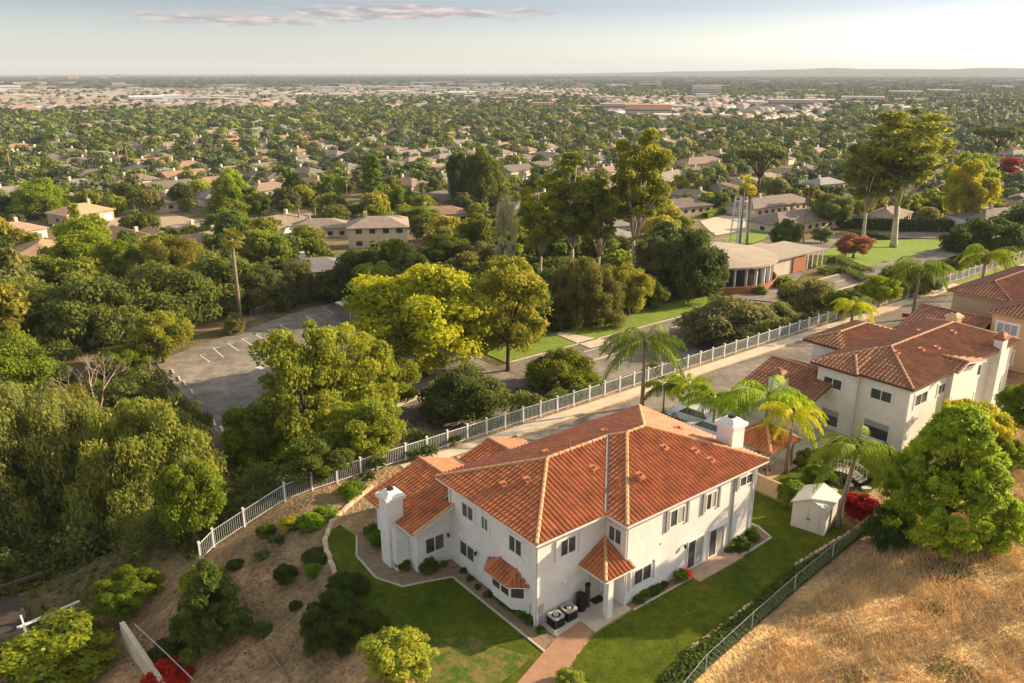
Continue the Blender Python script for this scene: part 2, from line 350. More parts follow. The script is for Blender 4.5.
# ------------------------------------------------------------------ ground sheet
def build_ground():
    def axis(lo, hi):
        fine = list(np.arange(lo, hi+.01, 1.0)); a = fine[:]; s = 1.0; x = hi
        while x < 13000: s *= 1.075; x += s; a.append(x)
        s = 1.0; x = lo; b = []
        while x > -13000: s *= 1.16; x -= s; b.append(x)
        return np.array(b[::-1] + a)
    xs, ys = axis(-34, 120), axis(-30, 110)
    X, Y = np.meshgrid(xs, ys, indexing='ij'); Z = T(X, Y)
    nx, ny = X.shape
    V = np.stack([X, Y, Z], -1).reshape(-1, 3)
    I = np.arange(nx*ny).reshape(nx, ny)
    Q = np.stack([I[:-1, :-1], I[1:, :-1], I[1:, 1:], I[:-1, 1:]], -1).reshape(-1, 4)
    D = np.hypot(X+24, Y+28)
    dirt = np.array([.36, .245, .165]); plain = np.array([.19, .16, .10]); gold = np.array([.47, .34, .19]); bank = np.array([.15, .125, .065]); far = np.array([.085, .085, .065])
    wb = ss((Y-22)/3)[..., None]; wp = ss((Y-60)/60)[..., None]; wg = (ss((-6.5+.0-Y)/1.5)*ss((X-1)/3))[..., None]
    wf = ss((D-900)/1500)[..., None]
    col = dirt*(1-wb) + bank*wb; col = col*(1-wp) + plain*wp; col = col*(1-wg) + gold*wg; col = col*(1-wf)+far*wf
    me = npmesh('ground', V, Q, None, mats=[])
    ca = me.attributes.new('tint', 'FLOAT_COLOR', 'POINT'); ca.data.foreach_set('color', np.concatenate([col.reshape(-1, 3), np.ones((nx*ny, 1))], 1).astype(np.float32).ravel())
    me.polygons.foreach_set('use_smooth', np.ones(len(me.polygons), bool))
    m, nt, b, o = newmat('ground_earth'); L = nt.links.new
    a = nt.nodes.new('ShaderNodeAttribute'); a.attribute_name = 'tint'
    t = nt.nodes.new('ShaderNodeTexCoord'); col = a.outputs['Color']
    for sc, lo, hi in ((.35, (.62, .66, .62), (1.35, 1.25, 1.1)), (3.2, (.72, .72, .72), (1.25, 1.22, 1.18)), (.02, (.70, .78, .70), (1.3, 1.2, 1.1))):
        n = nt.nodes.new('ShaderNodeTexNoise'); n.inputs['Scale'].default_value = sc; n.inputs['Detail'].default_value = 8; n.inputs['Roughness'].default_value = .65
        L(t.outputs['Object'], n.inputs['Vector'])
        r = nt.nodes.new('ShaderNodeValToRGB'); L(n.outputs['Fac'], r.inputs[0])
        r.color_ramp.elements[0].position = .36; r.color_ramp.elements[0].color = (*lo, 1); r.color_ramp.elements[1].position = .64; r.color_ramp.elements[1].color = (*hi, 1)
        x = nt.nodes.new('ShaderNodeMix'); x.data_type = 'RGBA'; x.blend_type = 'MULTIPLY'; x.inputs['Factor'].default_value = 1
        L(col, x.inputs['A']); L(r.outputs[0], x.inputs['B']); col = x.outputs['Result']
    L(col, b.inputs['Base Color']); b.inputs['Roughness'].default_value = .95; b.inputs['Specular IOR Level'].default_value = .1
    n = nt.nodes.new('ShaderNodeTexNoise'); n.inputs['Scale'].default_value = 4; n.inputs['Detail'].default_value = 8; L(t.outputs['Object'], n.inputs['Vector'])
    bp = nt.nodes.new('ShaderNodeBump'); bp.inputs['Strength'].default_value = .8; bp.inputs['Distance'].default_value = .25; L(n.outputs['Fac'], bp.inputs['Height']); L(bp.outputs[0], b.inputs['Normal'])
    me.materials.append(m)
    o = bpy.data.objects.new('ground', me); C.objects.link(o); setp(o, kind='structure')
build_ground()
# haze
hb = MB().box(-15000, -15000, -32, 15000, 15000, 150)
hm = bpy.data.materials.new('haze_air'); hm.use_nodes = True; hm.node_tree.nodes.clear()
ho = hm.node_tree.nodes.new('ShaderNodeOutputMaterial'); hv = hm.node_tree.nodes.new('ShaderNodeVolumePrincipled')
hv.inputs['Color'].default_value = (.72, .79, .92, 1); hv.inputs['Density'].default_value = 8.0e-5; hv.inputs['Anisotropy'].default_value = 0.0
hm.node_tree.links.new(hv.outputs[0], ho.inputs['Volume'])
hb.build('haze', hm, None, kind='stuff')

# ------------------------------------------------------------------ flat setting around the houses
P2 = lambda pts, z=0.0: [at(u, w, z)[:2] for u, w in pts]
EDGE = [(325, 540), (327, 552), (338, 580), (352, 606), (366, 626), (380, 640), (395, 655)]     # edging of the left lawn
lawn_l = [(-0.95, -1.75), (-1.0, 6.6), (-2.6, 7.2), (-3.9, 7.6), (-4.7, 9.4), (-4.5, 12.2), (-3.4, 14.3), (-3.6, 16.2), (-4.9, 15.6)] + P2(EDGE) + [(-7.3, -0.5), (-6.4, -3.2), (-3.75, -2.7)]
sheet('lawn', lawn_l, .02, LAWN)
bare = P2([(398, 640), (430, 622), (455, 600), (440, 632), (480, 655), (520, 650), (500, 668), (440, 668), (405, 660)])
sheet('worn_lawn_patch', P2([(412, 668), (430, 640), (470, 636), (500, 648), (532, 657), (520, 668), (500, 683), (420, 690)]), .026, LAWN_W)
pathp = [(2.15, -2.19), (2.16, -1.1), (0.35, -1.3), (-.95, -1.75), (-3.7, -2.75), (-6.4, -3.3), (-10, -3.9), (-10, -5.6), (-6.2, -5.0), (-2.4, -4.2), (.2, -3.0)]
sheet('garden_path', pathp, .05, PATHM)
sheet('porch_slab', [(0.3, -1.3), (2.18, -1.1), (2.16, -2.25), (3.4, -2.15), (5.15, -2.1), (5.15, 0.0), (0.2, 0.0)], .08, CONC, .08)
lawn_r = [(-2.3, -4.3), (.25, -3.05), (2.2, -2.32), (5.3, -2.2), (10.1, -2.2), (10.15, -2.85), (14.4, -2.85), (15.4, -2.3), (17.6, -2.4), (18.0, -1.2), (17.4, 1.5), (17.2, 9.0), (21.9, 9), (22.0, -0.2), (22.9, -4.2), (22.9, -5.5), (14.5, -5.4), (11, -5.9), (5, -6.3), (0, -7.4), (-3, -8.4), (-7, -7), (-6.3, -5.1)]
sheet('lawn', lawn_r, .02, LAWN)
sheet('patio_slab', [(10.2, -2.8), (10.2, -1.6), (14.4, -1.6), (14.4, -2.8)], .07, PATIO, .07)
sheet('garden_bed', [(5.2, -2.18), (5.2, -1.6), (10.15, -1.6), (10.15, -2.18)], .03, SOIL)
sheet('garden_bed', [(14.45, -2.3), (14.45, -1.6), (16.57, -1.6), (16.57, 2), (17.6, 1.5), (18.0, -1.2), (17.5, -2.5), (15.5, -2.5)], .032, SOIL)
sheet('garden_bed', [(-0.9, -1.7), (0.2, -1.2), (0.0, 8.4), (-2.4, 8.4), (-2.4, 13.3), (-3.3, 14.2), (-4.4, 12.2), (-4.6, 9.4), (-3.8, 7.7), (-2.6, 7.3), (-1.0, 6.7)], .028, SOIL)
GC = [(23, -5.75), (14.5, -5.4), (11, -5.9), (5, -6.3), (0, -7.4), (-3, -8.4), (-1, -8.8), (4.4, -7.8), (14, -6.75), (23, -5.95)]
# slim concrete mowing edges
def kerb(pts, w, h, name='lawn_edging', m=CONC, z=0.0):
    b = MB()
    for (x0, y0), (x1, y1) in zip(pts[:-1], pts[1:]):
        d = Vector((x1-x0, y1-y0, 0)); l = d.length; d /= l; n = Vector((-d.y, d.x, 0))
        b.obox((x0, y0, z), d, n, -.02, l+.02, -.05, h, -w/2, w/2)
    return struct(name, b, m)
kerb([(-0.95, -1.75), (-1.0, 6.65), (-2.6, 7.25), (-3.85, 7.65), (-4.65, 9.4), (-4.45, 12.2), (-3.35, 14.25)], .13, .07)
kerb([(5.2, -2.24), (10.1, -2.24)], .1, .08); kerb([(14.5, -2.6), (15.6, -2.65), (17.6, -2.55), (18.1, -1.2), (17.65, 1.5)], .14, .1)
# concrete yard and driveways behind the house, private road, kerbs
sheet('driveway', [(-1.5, 14.2), (14.2, 14.2), (14.2, 19.2), (7, 19.6), (1.0, 18.6)], .025, CONC2)
sheet('driveway', [(5.2, 13.3), (14.2, 13.3), (14.2, 14.19), (5.2, 14.19)], .03, CONC)
sheet('road', [(14.25, 12.8), (24.5, 12.8), (24.5, 14.6), (36, 14.6), (400, 14.6), (400, 19.6), (14.25, 19.3)], .02, ASPH)
kerb([(14.3, 19.75), (400, 19.95)], .25, .13, 'kerb', CONC2); kerb([(33.5, 14.4), (400, 14.4)], .22, .13, 'kerb', CONC2)
sheet('pavement', [(4, 19.9), (400, 20.1), (400, 21.2), (4, 21.2)], .03, CONC2)
sheet('driveway', [(24.6, 9), (33.3, 9.0), (33.3, 14.5), (24.6, 14.5)], .028, CONC)
sheet('driveway', [(64, 8), (78, 8), (78, 14.2), (64, 14.2)], .028, CONC2)
sheet('driveway', [(59, 10.5), (63.8, 10.5), (63.8, 14.2), (59, 14.2)], .03, CONC2)
sheet('lawn', [(33.6, 9.5), (44, 12.4), (58, 12.4), (58, 14.2), (33.6, 14.2)], .02, LAWN)
sheet('lawn', [(95, 20.2), (400, 20.2), (400, 21.25), (95, 21.25)], .045, LAWN2)
sheet('patio_slab', [(22.6, 3.0), (35.8, 3.0), (35.8, 8.9), (22.6, 8.9)], .03, CONC)
sheet('lawn', [(22.6, -3.9), (35.8, -2.6), (35.8, 2.9), (22.6, 2.9)], .02, LAWN)
sheet('patio_slab', [(36.3, -4.2), (60, -4.6), (60, -1.4), (36.3, -1.4)], .03, CONC)
# lower ground
sheet('parking_lot', [(0, 47), (36, 47), (36, 60), (37, 93), (28, 92), (8, 84), (1.5, 80.5)], -7.93, ASPH2)
sheet('lower_lane', [(3, 35.7), (78, 35.7), (78, 44.9), (36.04, 44.9), (36.04, 46.9), (0.5, 46.9)], -7.93, ASPH2)
sheet('lower_road', [(36.05, 45.6), (400, 45.6), (400, 51.4), (36.05, 51.4)], -7.93, ASPH)
lr = bpy.data.objects['lower_road']
kerb([(38, 51.6), (118, 51.6)], .3, .14, 'kerb', CONC2, -8); kerb([(38, 45.3), (118, 45.3)], .3, .14, 'kerb', CONC2, -8)
sheet('lawn', [(38, 52.0), (100, 52.0), (100, 56.5), (70, 58.5), (38, 57)], -7.92, LAWN2)
rng = random.Random(7)
def line_pts(a, b, w, z, h=.006, mbx=None):
    mbx = mbx or MB(); d = Vector((b[0]-a[0], b[1]-a[1], 0)); l = d.length; d /= l; n = Vector((-d.y, d.x, 0))
    return mbx.obox((a[0], a[1], z), d, n, 0, l, 0, h, -w/2, w/2)
def mark(a, b, w=.14, z=-7.925): return line_pts(a, b, w, z)
# painted bays and the long white bars of the lot
mk = MB()
for (u0, w0, u1, w1) in ((178+22, 355, 150+60, 362), (213, 348, 224, 357.5), (227.8, 343.3, 239, 351), (241.7, 338.6, 253, 346), (255, 333.9, 267, 341.5), (267.2, 329.4, 279, 336), (279.7, 324.7, 289, 330), (305, 316, 314, 320), (322, 307, 333, 313), (333, 302.5, 346, 308), (338, 299, 352, 303)):
    a = at(u0, w0, -7.93); b = at(u1, w1, -7.93); line_pts(a, b, .16, -7.925, mbx=mk)
    c = at(u0+6.5, w0-.6, -7.93); line_pts(a, c, .16, -7.915, mbx=mk)
for (u0, w0, u1, w1, w) in ((254, 353.5, 283, 343, .7), (391, 404.5, 396, 395.5, .35), (333, 382, 350, 376, .18), (338, 397, 356, 389, .18), (262, 367, 258, 368.5, 1.2), (340, 388, 352, 384, .15)):
    line_pts(at(u0, w0, -7.93), at(u1, w1, -7.93), w, -7.925, mbx=mk)
struct('parking_marking', mk, PAINT)
mk = MB()
for x in np.arange(40, 118, 9.0): line_pts((x, 48.6), (x+3, 48.6), .16, -7.925, mbx=mk)
struct('road_marking', mk, PAINT)
isl = [at(u, w, -7.9)[:2] for u, w in ((392, 404), (426, 391.5), (429, 394), (397, 407))]
sheet('traffic_island', isl, -7.78, CONC2, .15)
for i, (u, w) in enumerate([(173, 372), (179.5, 379), (185, 384), (192, 392)] + [(214, 423), (222, 430), (228, 436)]):
    P = at(u, w, -7.93); b = MB(); b.prism([(-.9, -.12), (.9, -.12), (.9, .12), (-.9, .12)], 0, .14)
    o = b.build('wheel_stop', CONC2); o.location = P; o.rotation_euler.z = R(80)
    setp(o, 'low concrete wheel stop along the near left edge of the empty parking lot', 'wheel stop', 'wheel stops in the parking lot')

# ------------------------------------------------------------------ tiled roofs
def _vr(poly, u):
    vs = []
    for (a, b) in zip(poly, poly[1:]+poly[:1]):
        if (a[0]-u)*(b[0]-u) <= 0 and abs(a[0]-b[0]) > 1e-9:
            t = (u-a[0])/(b[0]-a[0]); vs.append(a[1]+t*(b[1]-a[1]))
    return (min(vs), max(vs)) if len(vs) >= 2 else None
def facet(mb, poly, seed=1, W=.30, L=.42, H=.105, dark=.0):
    r = random.Random(seed)
    A, B = Vector(poly[0]), Vector(poly[1]); u = (B-A).normalized()
    n = (B-A).cross(Vector(poly[2])-A).normalized()
    if n.z < 0: n = -n
    v = n.cross(u); 
    if v.z < 0: v = -v
    p2 = [((Vector(p)-A).dot(u), (Vector(p)-A).dot(v)) for p in poly]
    umin = min(p[0] for p in p2); umax = max(p[0] for p in p2)
    nc = max(1, int(round((umax-umin)/W))); W = (umax-umin)/nc
    prof = [(0, 0), (.10, .7), (.30, 1), (.50, .7), (.60, 0), (1.0, .05)]
    for k in range(nc):
        uc = umin+(k+.5)*W; rg = _vr(p2, uc-.25*W), _vr(p2, uc+.25*W)
        if not rg[0] or not rg[1]: continue
        lo = min(rg[0][0], rg[1][0]); hi = (rg[0][1]+rg[1][1])/2
        j = math.floor(lo/L)
        while j*L < hi-.02:
            v0 = max(lo, j*L); v1 = min(hi, (j+1)*L+.02); j += 1
            if v1-v0 < .04: continue
            q = r.random(); s = 1+(r.random()-.5)*.30
            tint = (s, s*(1+(r.random()-.5)*.22), s*(1+(r.random()-.5)*.25))
            if q < .06: tint = (s*.80, s*.95, s*1.1)
            elif q < .13: tint = (s*1.08, s*1.2, s*1.25)
            u0 = uc-W/2; vs = []
            for (vv, ex) in ((v0-.03, .035), (v0-.03, -.0), (v0-.03, .035), (v1, 0)):
                for (pu, ph) in prof:
                    vs.append(A+u*(u0+pu*W)+v*vv+n*(ph*H+ex if ex else (ph*H if vv == v1 else -.01)))
            f = []
            for i in range(5):
                f.append((6+i, 7+i, 1+i, i)); f.append((12+i, 13+i, 19+i, 18+i))
            mb.add(vs, f, tint)
def caps(mb, a, b, r=.12):
    a, b = Vector(a), Vector(b); d = b-a; l = d.length; n = max(1, int(l/.42)); d /= n
    side = Vector((-d.y, d.x, 0)).normalized(); up = Vector((0, 0, 1))
    for i in range(n):
        p = a+d*i; q = a+d*(i+1.08); vs = []
        for (c, k) in ((p, 1.12), (q, .86)):
            for t in (0, 35, 70, 110, 145, 180): vs.append(c+side*(r*k*math.cos(R(t)))+up*(r*k*math.sin(R(t))+.02))
        mb.add(vs, [(j, j+1, j+7, j+6) for j in range(5)]+[(0, 1, 2, 3, 4, 5)])
def roof(root, facets, ridges, mt=TILE, mc=CAPT, mf=TRIM, valleys=(), seed=1, th=.17, W=.30, name='roof', L=.38):
    if mt is not TILE: W, L = .36, .48
    mb = MB(); sl_ = MB()
    for i, p in enumerate(facets):
        facet(mb, p, seed*31+i, W, L)
        P = [Vector(q) for q in p]; nn = len(P)
        sl_.add([q-Vector((0, 0, .012)) for q in P]+[q-Vector((0, 0, th)) for q in P], [tuple(range(nn)), tuple(range(2*nn-1, nn-1, -1))]+[(k, (k+1) % nn, nn+(k+1) % nn, nn+k) for k in range(nn)])
    ro = mb.build(name, mt, root); 
    sub(ro, sl_, 'fascia', mf, root)
    if ridges:
        for a, b in ridges:
            c = MB(); caps(c, a, b); sub(ro, c, 'ridge_cap', mc, root)
    for a, b in valleys:
        c = MB(); a, b = Vector(a), Vector(b); d = (b-a); s = Vector((-d.y, d.x, 0)).normalized()
        c.add([a-s*.10+Vector((0, 0, .17)), b-s*.10+Vector((0, 0, .17)), b+Vector((0, 0, .13)), a+Vector((0, 0, .13)), b+s*.10+Vector((0, 0, .17)), a+s*.10+Vector((0, 0, .17))], [(0, 1, 2, 3), (3, 2, 4, 5)])
        sub(ro, c, 'valley_flashing', pm('valley_metal', (.20, .17, .16), None, 4, .7), root)
    return ro
def vents(root, ro, pts, t, mt=VENT):
    for (x, y, z, kind) in pts:
        c = MB()
        if kind == 'p': c.tube([(x, y, z-.05), (x, y, z+.55)], .05, 6)
        else:
            c.prism([(x-.22, y-.28), (x+.22, y-.28), (x+.22, y+.22), (x-.22, y+.22)], z-.08, [z+.10, z+.10, z+.24, z+.24])
            c.tube([(x, y-.1, z+.1), (x, y-.1, z+.30)], .09, 6)
        sub(ro, c, 'roof_vent', mt, root)
def window(root, o, r, w, h, out, panes=2, fm=TRIM, glass=GLASS, trim=True, fins=False, shade=0, wallm=STUCCO, curtain=False, name='window', finm=None):
    """o: lower left corner on the wall face, r: run along the wall, out: outward normal"""
    f = MB(); a = .07
    f.obox(o, r, out, 0, w, 0, a, -.02, .06); f.obox(o, r, out, 0, w, h-a, h, -.02, .06)
    f.obox(o, r, out, 0, a, a, h-a, -.02, .06); f.obox(o, r, out, w-a, w, a, h-a, -.02, .06)
    for k in range(1, panes): f.obox(o, r, out, w*k/panes-.035, w*k/panes+.035, a, h-a, -.02, .055)
    wo = f.build(name, fm, root)
    pw = (w-2*a)/panes
    for k in range(panes):
        g = MB().obox(o, r, out, a+k*pw, a+(k+1)*pw, a, h-a, -.02, .018)
        sub(wo, g, 'pane', CURT if (curtain and k % 2 == 1) else glass, root)
    if shade:
        sub(wo, MB().obox(o, r, out, a, w-a, h-a-shade, h-a, .02, .04), 'roller_blind', SHADE, root)
    if trim:
        t = MB(); q = .16
        t.obox(o, r, out, -q, w+q, -q, -.005, -.02, .045); t.obox(o, r, out, -q, w+q, h+.005, h+q, -.02, .045)
        t.obox(o, r, out, -q, -.005, -.004, h+.004, -.02, .044); t.obox(o, r, out, w+.005, w+q, -.004, h+.004, -.02, .044)
        sub(wo, t, 'surround', wallm, root)
    if fins:
        for ua in (-.32, w+.18): sub(wo, MB().obox(o, r, out, ua, ua+.14, -.1, h+.1, -.02, .10), 'shutter', finm or PIPE, root)
    return wo
XP, XN, YP, YN = (1, 0), (-1, 0), (0, 1), (0, -1)
E3 = lambda z, p: [(x, y, z) for x, y in p]

# ------------------------------------------------------------------ main house
H = thing('house', 'white stucco house with bright terracotta tile roof on a green lawn, nearest of the houses', 'house', (6, 4, 0))
SL = .34; EZ = 5.6; WT = 5.35
b = MB()
b.prism([(0, 0), (5, 0), (5, 8.4), (0, 8.4)], -.3, WT); b.prism([(5.0, -1.6), (16.57, -1.6), (16.57, 8.4), (5.0, 8.4)], -.3, WT)
b.prism([(-2.4, 8.3), (9.2, 8.3), (9.2, 13.1), (-2.4, 13.1)], -.3, 2.78)
# gable fill under the wing rake and the garage gable
for (x0, xr, x1, y) in ((-2.4, 1.3, 1.3, 8.32),):
    b.add([(x0, 8.3, 2.77), (0, 8.3, 2.77), (0, 8.3, 3.85), (x0, 8.3, 3.03), (x0, 8.5, 2.77), (0, 8.5, 2.77), (0, 8.5, 3.85), (x0, 8.5, 3.03)], [(0, 1, 2, 3), (7, 6, 5, 4), (3, 2, 6, 7), (0, 3, 7, 4)])
b.add([(-2.4, 13.0, 2.77), (9.2, 13.0, 2.77), (9.2, 13.0, 3.2), (6.7, 13.0, 4.1), (4.1, 13.0, 3.3), (1.3, 13.0, 4.25), (-2.4, 13.0, 3.0)], [(0, 1, 2, 3, 4, 5, 6)])
hw = b.build('wall', STUCCO, H)
def cz(x, y, e, z=EZ): return (x, y, z)
o_ = .53
A0 = (-o_, -o_, EZ); A1 = (4.46, -o_, EZ); A2 = (-o_, 8.93, EZ); aL = (4.2, 4.2, EZ+SL*4.73); vR = (9.19, 4.2, EZ+SL*4.73)
B0 = (4.46, -2.13, EZ); B1 = (17.1, -2.13, EZ); B2 = (17.1, 8.93, EZ); rL = (9.99, 3.4, EZ+SL*5.53); rR = (11.57, 3.4, EZ+SL*5.53)
ro = roof(H, [[A0, A2, aL], [A0, A1, vR, aL], [A2, B2, rR, rL, vR, aL], [B0, A1, vR, rL], [B0, B1, rR, rL], [B1, B2, rR]],
     [(A0, aL), (A2, aL), (aL, vR), (vR, rL), (B0, rL), (rL, rR), (B1, rR), (B2, rR)], valleys=[(A1, vR)], seed=3)
vents(H, ro, [(1.3, 4.6, EZ+SL*1.8, 'v'), (2.3, 3.7, EZ+SL*2.8, 'v'), (6.2, 2.4, EZ+SL*2.9, 'v'), (6.4, 4.7, EZ+SL*4.2, 'p'), (5.0, 5.2, EZ+SL*3.7, 'v'), (9.3, 4.6, EZ+SL*4.3, 'p'), (9.9, 5.2, EZ+SL*3.7, 'v'),
   (7.6, .0, EZ+SL*3.1, 'v'), (8.3, 1.4, EZ+SL*3.8, 'p'), (6.2, 0.3, EZ+SL*2.4, 'p'), (11.2, 1.4, EZ+SL*3.5, 'v'), (12.9, .4, EZ+SL*2.5, 'v'), (13.2, -.6, EZ+SL*1.5, 'v'), (14.6, 3.2, EZ+SL*2.5, 'v')], SL)
# single-storey wing with a ridge running back, then the garage gable
wz = 2.99; xr = 1.3; zr = wz+SL*(xr+2.93); xv = 4.0; zv = zr-SL*(xv-xr); xg = 6.7; zg = zv+SL*(xg-xv); y0 = 7.78; y1 = 13.75
roof(H, [[(-2.93, y0, wz), (-2.93, y1, wz), (xr, y1, zr), (xr, 8.95, zr), (0, 8.95, zr-SL*xr), (0.0, y0, zr-SL*xr)],
         [(xv, 8.95, zv), (xv, y1, zv), (xr, y1, zr), (xr, 8.95, zr)],
         [(xv, 8.95, zv), (xv, 13.4, zv), (xg, 13.4, zg), (xg, 8.95, zg)],
         [(9.7, 8.95, zg-SL*3), (9.7, 13.4, zg-SL*3), (xg, 13.4, zg), (xg, 8.95, zg)]],
     [((xr, 9, zr), (xr, y1, zr)), ((xg, 9, zg), (xg, 13.4, zg)), ((0, y0+.05, zr-SL*xr+.03), (-2.93, y0+.05, wz+.03))], valleys=[((xv, 9, zv), (xv, 13.75, zv))], seed=9, name='wing_roof')
# chimneys
def chimney(root, x0, x1, y0, y1, z0, zt, sh=None, m=STUCCO, capm=None, shx=None):
    b = MB(); b.box(x0, y0, z0, x1, y1, zt-.55)
    if sh:      # wider shoulder below
        b.prism([(shx[0], sh[0]), (shx[1], sh[0]), (shx[1], sh[1]), (shx[0], sh[1])], z0, sh[2])
        b.prism([(shx[0], sh[0]), (shx[1], sh[0]), (shx[1], sh[1]), (shx[0], sh[1])], sh[2], [sh[2], sh[2], sh[2]+.7, sh[2]+.7] if sh[1] > sh[0] else sh[2]+.5)
    c = b.build('chimney', m, root)
    k = MB(); k.box(x0-.06, y0-.06, zt-.6, x1+.06, y1+.06, zt-.5); k.box(x0-.14, y0-.14, zt-.5, x1+.14, y1+.14, zt-.28)
    mx, my = (x0+x1)/2, (y0+y1)/2; wx, wy = (x1-x0)/2*.55, (y1-y0)/2*.6
    k.prism([(x0, y0), (x1, y0), (x1, y1), (x0, y1)], zt-.28, zt-.24)
    k.add([(x0, y0, zt-.24), (x1, y0, zt-.24), (x1, y1, zt-.24), (x0, y1, zt-.24), (mx-wx, my-wy, zt), (mx+wx, my-wy, zt), (mx+wx, my+wy, zt), (mx-wx, my+wy, zt)],
          [(0, 1, 5, 4), (1, 2, 6, 5), (2, 3, 7, 6), (3, 0, 4, 7), (4, 5, 6, 7)])
    sub(c, k, 'chimney_cap', capm or m, root)
    f = MB(); f.box(mx-wx*.5, my-wy*.5, zt, mx+wx*.5, my+wy*.5, zt+.16); sub(c, f, 'flue', BLACK if not capm else capm, root)
    return c
chimney(H, -3.45, -2.4, 9.72, 10.75, -.2, 5.0, sh=(9.15, 9.7, 2.15), shx=(-3.3, -2.41))
chimney(H, 15.95, 17.15, -.1, 1.15, 5.0, 7.75)
b = MB(); b.box(16.58, -.1, -.2, 17.15, 1.15, 5.6); b.build('chimney_breast', STUCCO, H)
# windows, left facade (faces -x)
rY = (0, -1); 
for (yl, yr, z0, z1) in ((6.94, 5.75, 3.72, 4.72), (4.99, 4.33, 3.78, 4.68), (2.44, 1.26, 3.66, 4.72)):
    window(H, (0, yl, z0), rY, yl-yr, z1-z0, XN)
window(H, (0, 7.25, .98), rY, 1.55, 1.05, XN)
window(H, (-1.85, 8.3, 1.0), (1, 0), 1.4, 1.12, YN)
window(H, (1.55, 0, 3.72), (1, 0), 1.18, 1.08, YN, fins=True, finm=STUCCO)
window(H, (5.0, -.25, 3.72), rY, 1.05, 1.0, XN)
for (x0, x1, z0, z1, cu) in ((8.53, 9.85, 3.66, 4.82, True), (11.75, 12.75, 3.62, 4.80, True), (14.95, 16.3, 4.12, 4.86, False)):
    window(H, (x0, -1.6, z0), (1, 0), x1-x0, z1-z0, YN, fins=True, curtain=cu, trim=False)
window(H, (5.72, -1.6, .96), (1, 0), 1.5, 1.06, YN, curtain=False, fins=True, trim=False, finm=STUCCO)
window(H, (10.35, -1.6, .1), (1, 0), 1.5, 1.98, YN, name='sliding_door', trim=False, curtain=True)
window(H, (12.35, -1.6, .1), (1, 0), 1.5, 1.98, YN, name='sliding_door', trim=False, curtain=True)
# porch door in the corner, porch roof and post
d = MB().obox((3.75, 0, .08), (1, 0), YN, 0, .92, 0, 2.03, -.02, .03).build('door', SHEDM, H)
sub(d, MB().obox((3.75, 0, .08), (1, 0), YN, .8, .86, .95, 1.08, .03, .08), 'handle', MET, H)
for q in ((3.68, .06), (4.68, .06)): sub(d, MB().obox((q[0], 0, .08), (1, 0), YN, 0, q[1], 0, 2.1, -.02, .06), 'door_frame', TRIM, H)
# low side wall of the porch recess
MB().obox((5.0, -1.55, 0), (0, 1), XN, .9, 1.5, .12, 2.4, -.02, .03).build('side_door', SHEDM, H)
pz = 2.72; tp = 3.78
q0, q1, q2 = (3.0, -.0, pz), (3.0, -2.12, pz), (5.05, -2.12, pz); ap = (4.98, -.0, tp)
pr = roof(H, [[q1, q0, ap], [q1, (5.28, -2.12, pz), (5.28, -1.62, pz+.25), (4.98, -.0, tp)]], [(q1, ap)], seed=13, name='porch_roof', W=.27, L=.36, th=.14)
b = MB(); b.box(3.12, -2.0, pz-.28, 3.28, 0, pz-.145); b.box(3.12, -2.0, pz-.28, 5.0, -1.84, pz-.146); b.build('porch_beam', TRIM, H)
MB().box(3.45, -1.93, .08, 3.83, -1.55, pz-.15).build('post', STUCCO, H)
# bay window with its own tiled roof
bz = 2.16
bw = [(0, 3.98), (-.62, 3.3), (-.62, 1.62), (0, .98)]
b = MB(); b.prism(bw, .95, 1.15); b.prism(bw, .75, .95); b.prism([(x*.8, y) for x, y in bw], .45, .75)
for i in range(3):
    pa, pb = bw[i], bw[i+1]; d = Vector((pb[0]-pa[0], pb[1]-pa[1])); l = d.length; d /= l
    b.obox((*pa, 0), d, (-d.y*-1*-1, d.x*-1*-1), 0, .14, 1.15, bz, -.12, .0) if False else None
b.prism([(0, 3.98), (-.1, 3.88), (-.1, 3.98-.001), (0, 3.99)], 1.15, bz)
bay = b.build('bay_window', STUCCO, H)
for i, pn in enumerate((1, 2, 1)):
    pa, pb = bw[i], bw[i+1]; d = Vector((pb[0]-pa[0], pb[1]-pa[1])); l = d.length; d /= l; n = (d.y, -d.x)
    if n[0] > 0: n = (-n[0], -n[1])
    fr = MB(); a = .09
    fr.obox((*pa, 1.15), d, n, 0, l, 0, a, -.1, 0); fr.obox((*pa, 1.15), d, n, 0, l, bz-1.15-a, bz-1.15, -.1, 0)
    fr.obox((*pa, 1.15), d, n, 0, a, a, bz-1.15-a, -.1, 0); fr.obox((*pa, 1.15), d, n, l-a, l, a, bz-1.15-a, -.1, 0)
    if pn == 2: fr.obox((*pa, 1.15), d, n, l/2-.05, l/2+.05, a, bz-1.15-a, -.1, 0)
    sub(bay, fr, 'window_frame', TRIM, H)
    sub(bay, MB().obox((*pa, 1.15), d, n, a, l-a, a, bz-1.15-a, -.09, -.04), 'pane', GLASS, H)
T0, T1, T2, T3 = (0.0, 4.3, bz+.02), (-.95, 3.45, bz+.02), (-.95, 1.45, bz+.02), (0.0, .62, bz+.02)
U1, U2 = (0, 3.2, bz+.55), (0, 1.75, bz+.55)
roof(H, [[T1, T0, U1], [T2, T1, U1, U2], [T3, T2, U2]], [(T1, U1), (T2, U2)], mc=TILE, seed=17, name='bay_roof', W=.27, L=.36, th=.10)
